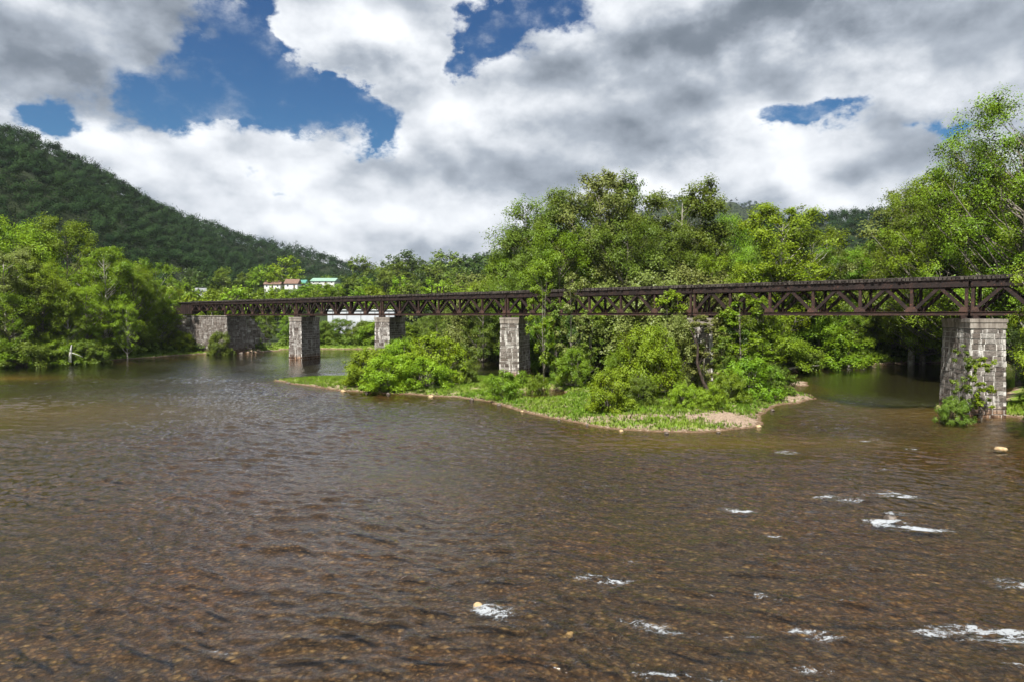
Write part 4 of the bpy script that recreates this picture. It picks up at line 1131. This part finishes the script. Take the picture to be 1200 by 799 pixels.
# ------------------------------------------------------------------ houses beyond the left spans
M_white = simple('white_siding', (.62, .62, .60), (.78, .78, .76), 1.2)
M_roofb = simple('brown_shingles', (.13, .08, .06), (.20, .13, .10), 2)
M_green = simple('green_metal_roof', (.17, .29, .22), (.25, .37, .29), .6, .5)
M_teal = simple('teal_metal_roof', (.07, .20, .18), (.10, .26, .22), .6, .5)
M_grey = simple('grey_roof', (.16, .17, .18), (.26, .27, .28), 2)
M_glass = simple('dark_glass', (.02, .025, .03), (.04, .045, .05), 2, .2, 0, .5)
M_pale = simple('pale_panel', (.46, .49, .53), (.56, .58, .62), .25, .6, .05)
def house(px, ybase, ytop, D, wpx, roof, name, label, depth=8, rz=0.0, rooffrac=.55, wall=None):
    b = W(px, ybase, D); tp = W(px, ytop, D); wd = wpx / 800 * D; h = tp[2] - b[2]
    e = empty(name, b, rz); tag(e, label, 'house' if name == 'house' else 'building')
    hw = h * (1 - rooffrac)
    m_ = MB(); m_.box(-wd / 2, wd / 2, 0, depth, -6, hw); m_.build('wall', wall or M_white, e)
    m_ = MB(); o = .5
    m_.add([(-wd / 2 - o, -o, hw), (wd / 2 + o, -o, hw), (wd / 2 + o, depth + o, hw), (-wd / 2 - o, depth + o, hw), (-wd / 2 - o, depth / 2, h), (wd / 2 + o, depth / 2, h),
            (-wd / 2 - o, -o, hw + .2), (wd / 2 + o, -o, hw + .2), (wd / 2 + o, depth + o, hw + .2), (-wd / 2 - o, depth + o, hw + .2)],
           [(0, 3, 2, 1), (0, 1, 7, 6), (2, 3, 9, 8), (6, 7, 5, 4), (8, 9, 4, 5), (1, 2, 8, 5, 7), (3, 0, 6, 4, 9)])
    m_.build('roof', roof, e)
    k = max(2, int(wd / 3.2))
    for i in range(k):
        x = -wd / 2 + (i + .5) * wd / k
        if i == k // 2:
            m_ = MB(); m_.box(x - .5, x + .5, -.06, -.003, 0, min(2.1, hw - .2)); m_.build('door', M_roofb, e)
        else:
            m_ = MB(); m_.box(x - .55, x + .55, -.05, -.003, hw * .35, hw * .8); f = m_.build('window', M_white, e)
            m_ = MB(); m_.box(x - .45, x + .45, -.08, -.053, hw * .38, hw * .77); m_.build('pane', M_glass, f)
    return e
house(319, 338, 328.5, 425, 19, M_roofb, 'house', 'white house with a brown roof, left of the pair below the tall tree')
house(341, 338, 327, 420, 15, M_roofb, 'house', 'white house with a brown roof, right of the pair, beside the teal roof')
house(353, 337, 328, 428, 8, M_teal, 'house', 'small house with a teal roof at the end of the white pair')
house(378, 333, 325.5, 440, 28, M_green, 'long_building', 'long low building with a pale green metal roof', 14, rooffrac=.6)
house(236, 346, 337.5, 300, 10, M_grey, 'house', 'small white gabled house with a grey roof above the bridge end', 7, .5)
# long pale industrial building
b0 = W(384, 388, 262); b1 = W(462, 388, 262); wl = b1[0] - b0[0]
e = empty('long_building', (b0[0], 262, b0[2] - 3)); tag(e, 'long pale grey flat-roofed building seen through the truss and above the far shrubs', 'building')
m_ = MB(); m_.box(0, wl, 0, 18, 0, W(420, 364, 262)[2] - b0[2] + 3); m_.build('wall', M_pale, e)
hh = W(420, 364, 262)[2] - b0[2] + 3
m_ = MB(); m_.box(-.4, wl + .4, -.4, 18.4, hh + .003, hh + .35); m_.build('roof', simple('pale_metal', (.55, .56, .58), (.66, .67, .68), .6, .5), e)
for i in range(5):
    m_ = MB(); x = 2 + i * (wl - 4) / 4; m_.box(x - .12, x + .12, -.1, -.004, 0, hh - .1); m_.build('downpipe', M_grey, e)

# ------------------------------------------------------------------ ground cover
def tufts(n, xs, ys, cond, hgt_, mat, name, label, wide=.05, seed=1, lean=.35):
    g = np.random.default_rng(seed)
    x = g.uniform(*xs, n); y = g.uniform(*ys, n)
    h, dl, di = terrain(x, y); k = cond(x, y, h, dl, di, g); x, y, h = x[k], y[k], h[k]
    nb = 5; x = np.repeat(x, nb) + g.normal(0, .12, len(x) * nb); y = np.repeat(y, nb) + g.normal(0, .12, len(y) * nb); h = np.repeat(h, nb)
    m = len(x); a = g.uniform(0, 6.28, m); hh = hgt_ * g.uniform(.5, 1.3, m); ld = g.normal(0, lean, (m, 2)) * hh[:, None]
    dx = np.cos(a) * wide; dy = np.sin(a) * wide
    P = np.stack([np.stack([x - dx, y - dy, h - .03], -1), np.stack([x + dx, y + dy, h - .03], -1), np.stack([x + ld[:, 0], y + ld[:, 1], h + hh], -1)], 1).reshape(-1, 3)
    me = np_mesh(name, P, np.arange(m * 3).reshape(m, 3), mat); nattr(me, np.tile((0, 0, 1.0), (m, 1)) + g.normal(0, .25, (m, 3))); fattr(me, 'tone', np.clip(vnoise(x, y, 4) + .5 + g.normal(0, .15, m), 0, 1))
    tag(link(name, me), label, 'grass', kind='stuff'); print(name, m)
M_grass = leaf_material('grass_blades', (.140, .240, .010), (.270, .340, .035), .3)
M_drygrass = leaf_material('dry_grass', (.20, .19, .06), (.34, .29, .13), .3)
barf = lambda X, Y: 1.3 * ellip(X, Y, c[0], c[1], 2.7, 3.2) + 1.0 * ellip(X, Y, c3[0], c3[1], 4, 5) + .45 * ellip(X, Y, c2[0], c2[1], 5.5, 1.2) + .6 * ellip(X, Y, c4[0], c4[1], 6, 1.6)
tufts(60000, (-42, 42), (58, 120), lambda x, y, h, dl, di, g: (di > .5) & (h > .10) & (g.random(len(x)) > barf(x, y) * 1.4) & (vnoise(x, y, 2.5) > -.38), .26, M_grass, 'island_grass', 'short bright grass covering the island', .045, 11)
tufts(9000, (-42, 42), (58, 120), lambda x, y, h, dl, di, g: (di > .3) & (di < 3.2) & (h > .04) & (g.random(len(x)) > barf(x, y) * .8), .22, M_drygrass, 'shore_grass', 'dry straw-coloured grass along the island shore', .035, 12)
tufts(26000, (-125, -20), (130, 232), lambda x, y, h, dl, di, g: (dl > .6) & (dl < 12) & (h > .08), .45, M_grass, 'bank_grass', 'green grass along the left and far banks', .09, 13)
tufts(4000, (44, 60), (58, 82), lambda x, y, h, dl, di, g: (dl > .4) & (h > .08), .3, M_grass, 'right_bank_grass', 'green grass at the foot of the tall pier', .05, 14)

def undergrowth():
    g = np.random.default_rng(9)
    Cs = []
    for (xs, ys, n, lo, hi) in (((-170, -68), (110, 215), 900, 3, 22), ((-75, 10), (170, 245), 500, 5, 16), ((-5, 260), (118, 200), 2600, .5, 22), ((44, 200), (56, 150), 900, 3, 30)):
        x = g.uniform(*xs, n * 6); y = g.uniform(*ys, n * 6); h, dl, di = terrain(x, y)
        k = (dl > lo) & (dl < hi); x, y, h, dl = x[k][:n], y[k][:n], h[k][:n], dl[k][:n]
        Cs.append(np.stack([x, y, h + g.uniform(.2, 1.9, len(x)) * sm(dl, 0, 5)], -1))
    C = np.concatenate(Cs); P, Fq, tn = leaves(C, g.uniform(.8, 1.8, len(C)), 5, 22, .42, g)
    me = np_mesh('undergrowth', P, Fq, ML['mid']); fattr(me, 'tone', tn); nattr(me, LEAFN.pop())
    tag(link('undergrowth', me), 'tangled leafy undergrowth on the river banks', 'undergrowth', kind='stuff')
undergrowth()

# ------------------------------------------------------------------ rocks and white water
M_rock = simple('wet_rock', (.045, .035, .028), (.14, .11, .085), 3, .5, .6, .4)
M_tan = simple('tan_rock', (.30, .21, .11), (.50, .38, .22), 3, .7, .4)
def rock(px, py, wpx, hpx, mat, label, seed, z=0.0):
    x, y = G(px, py); s = wpx / 800 * y / 2
    g = random.Random(seed); m_ = MB()
    import bmesh
    bm = bmesh.new(); bmesh.ops.create_icosphere(bm, subdivisions=3, radius=1)
    o = [g.uniform(0, 9) for _ in range(3)]
    from mathutils import noise as mn, Vector
    for v in bm.verts:
        n = mn.fractal(v.co * 1.3 + Vector(o), 1, 2, 4)
        v.co *= 1 + .35 * n
        v.co.x *= s; v.co.y *= s * .8; v.co.z *= max(.10, hpx / 800 * y) 
    me = bpy.data.meshes.new('river_rock'); bm.to_mesh(me); bm.free(); me.materials.append(mat)
    me.polygons.foreach_set('use_smooth', np.full(len(me.polygons), True))
    ob = link('river_rock', me); ob.location = (x, y, z); tag(ob, label, 'rock', 'rocks in the shallow river')
rock(1044, 608, 14, 5, M_rock, 'dark rock with white water curling round it', 1)
rock(1173, 526, 14, 3, M_tan, 'flat grey-tan rock near the right edge of the river', 2)
rock(560, 709, 12, 4, M_tan, 'tan stone breaking the surface beside a white riffle', 3, -.02)
rock(668, 741, 9, 3, M_tan, 'low tan stone in the foreground right of centre', 4, -.05)
SH = [(402, 459), (430, 461), (455, 462), (505, 465), (553, 469), (585, 475), (612, 482), (655, 493), (688, 499), (728, 505), (781, 508), (842, 507), (889, 500), (905, 481), (338, 449), (930, 470), (270, 413), (283, 414), (246, 412)]
for i, (px, py) in enumerate(SH):
    rock(px, py, random.uniform(3, 7), random.uniform(1.2, 2.6), M_rock if i % 3 else M_tan, 'small stone lying on the waterline of the island or bank', 60 + i, .02)
for i, (px, py, wd) in enumerate([(1105, 483, 7), (1112, 480, 6), (1121, 485, 8), (1133, 486, 6), (1100, 478, 5)]):
    rock(px, py, wd, 3, M_rock if i % 2 else M_tan, 'loose stone piled at the foot of the tall pier', 20 + i, .05)

print('objects', len(bpy.data.objects))
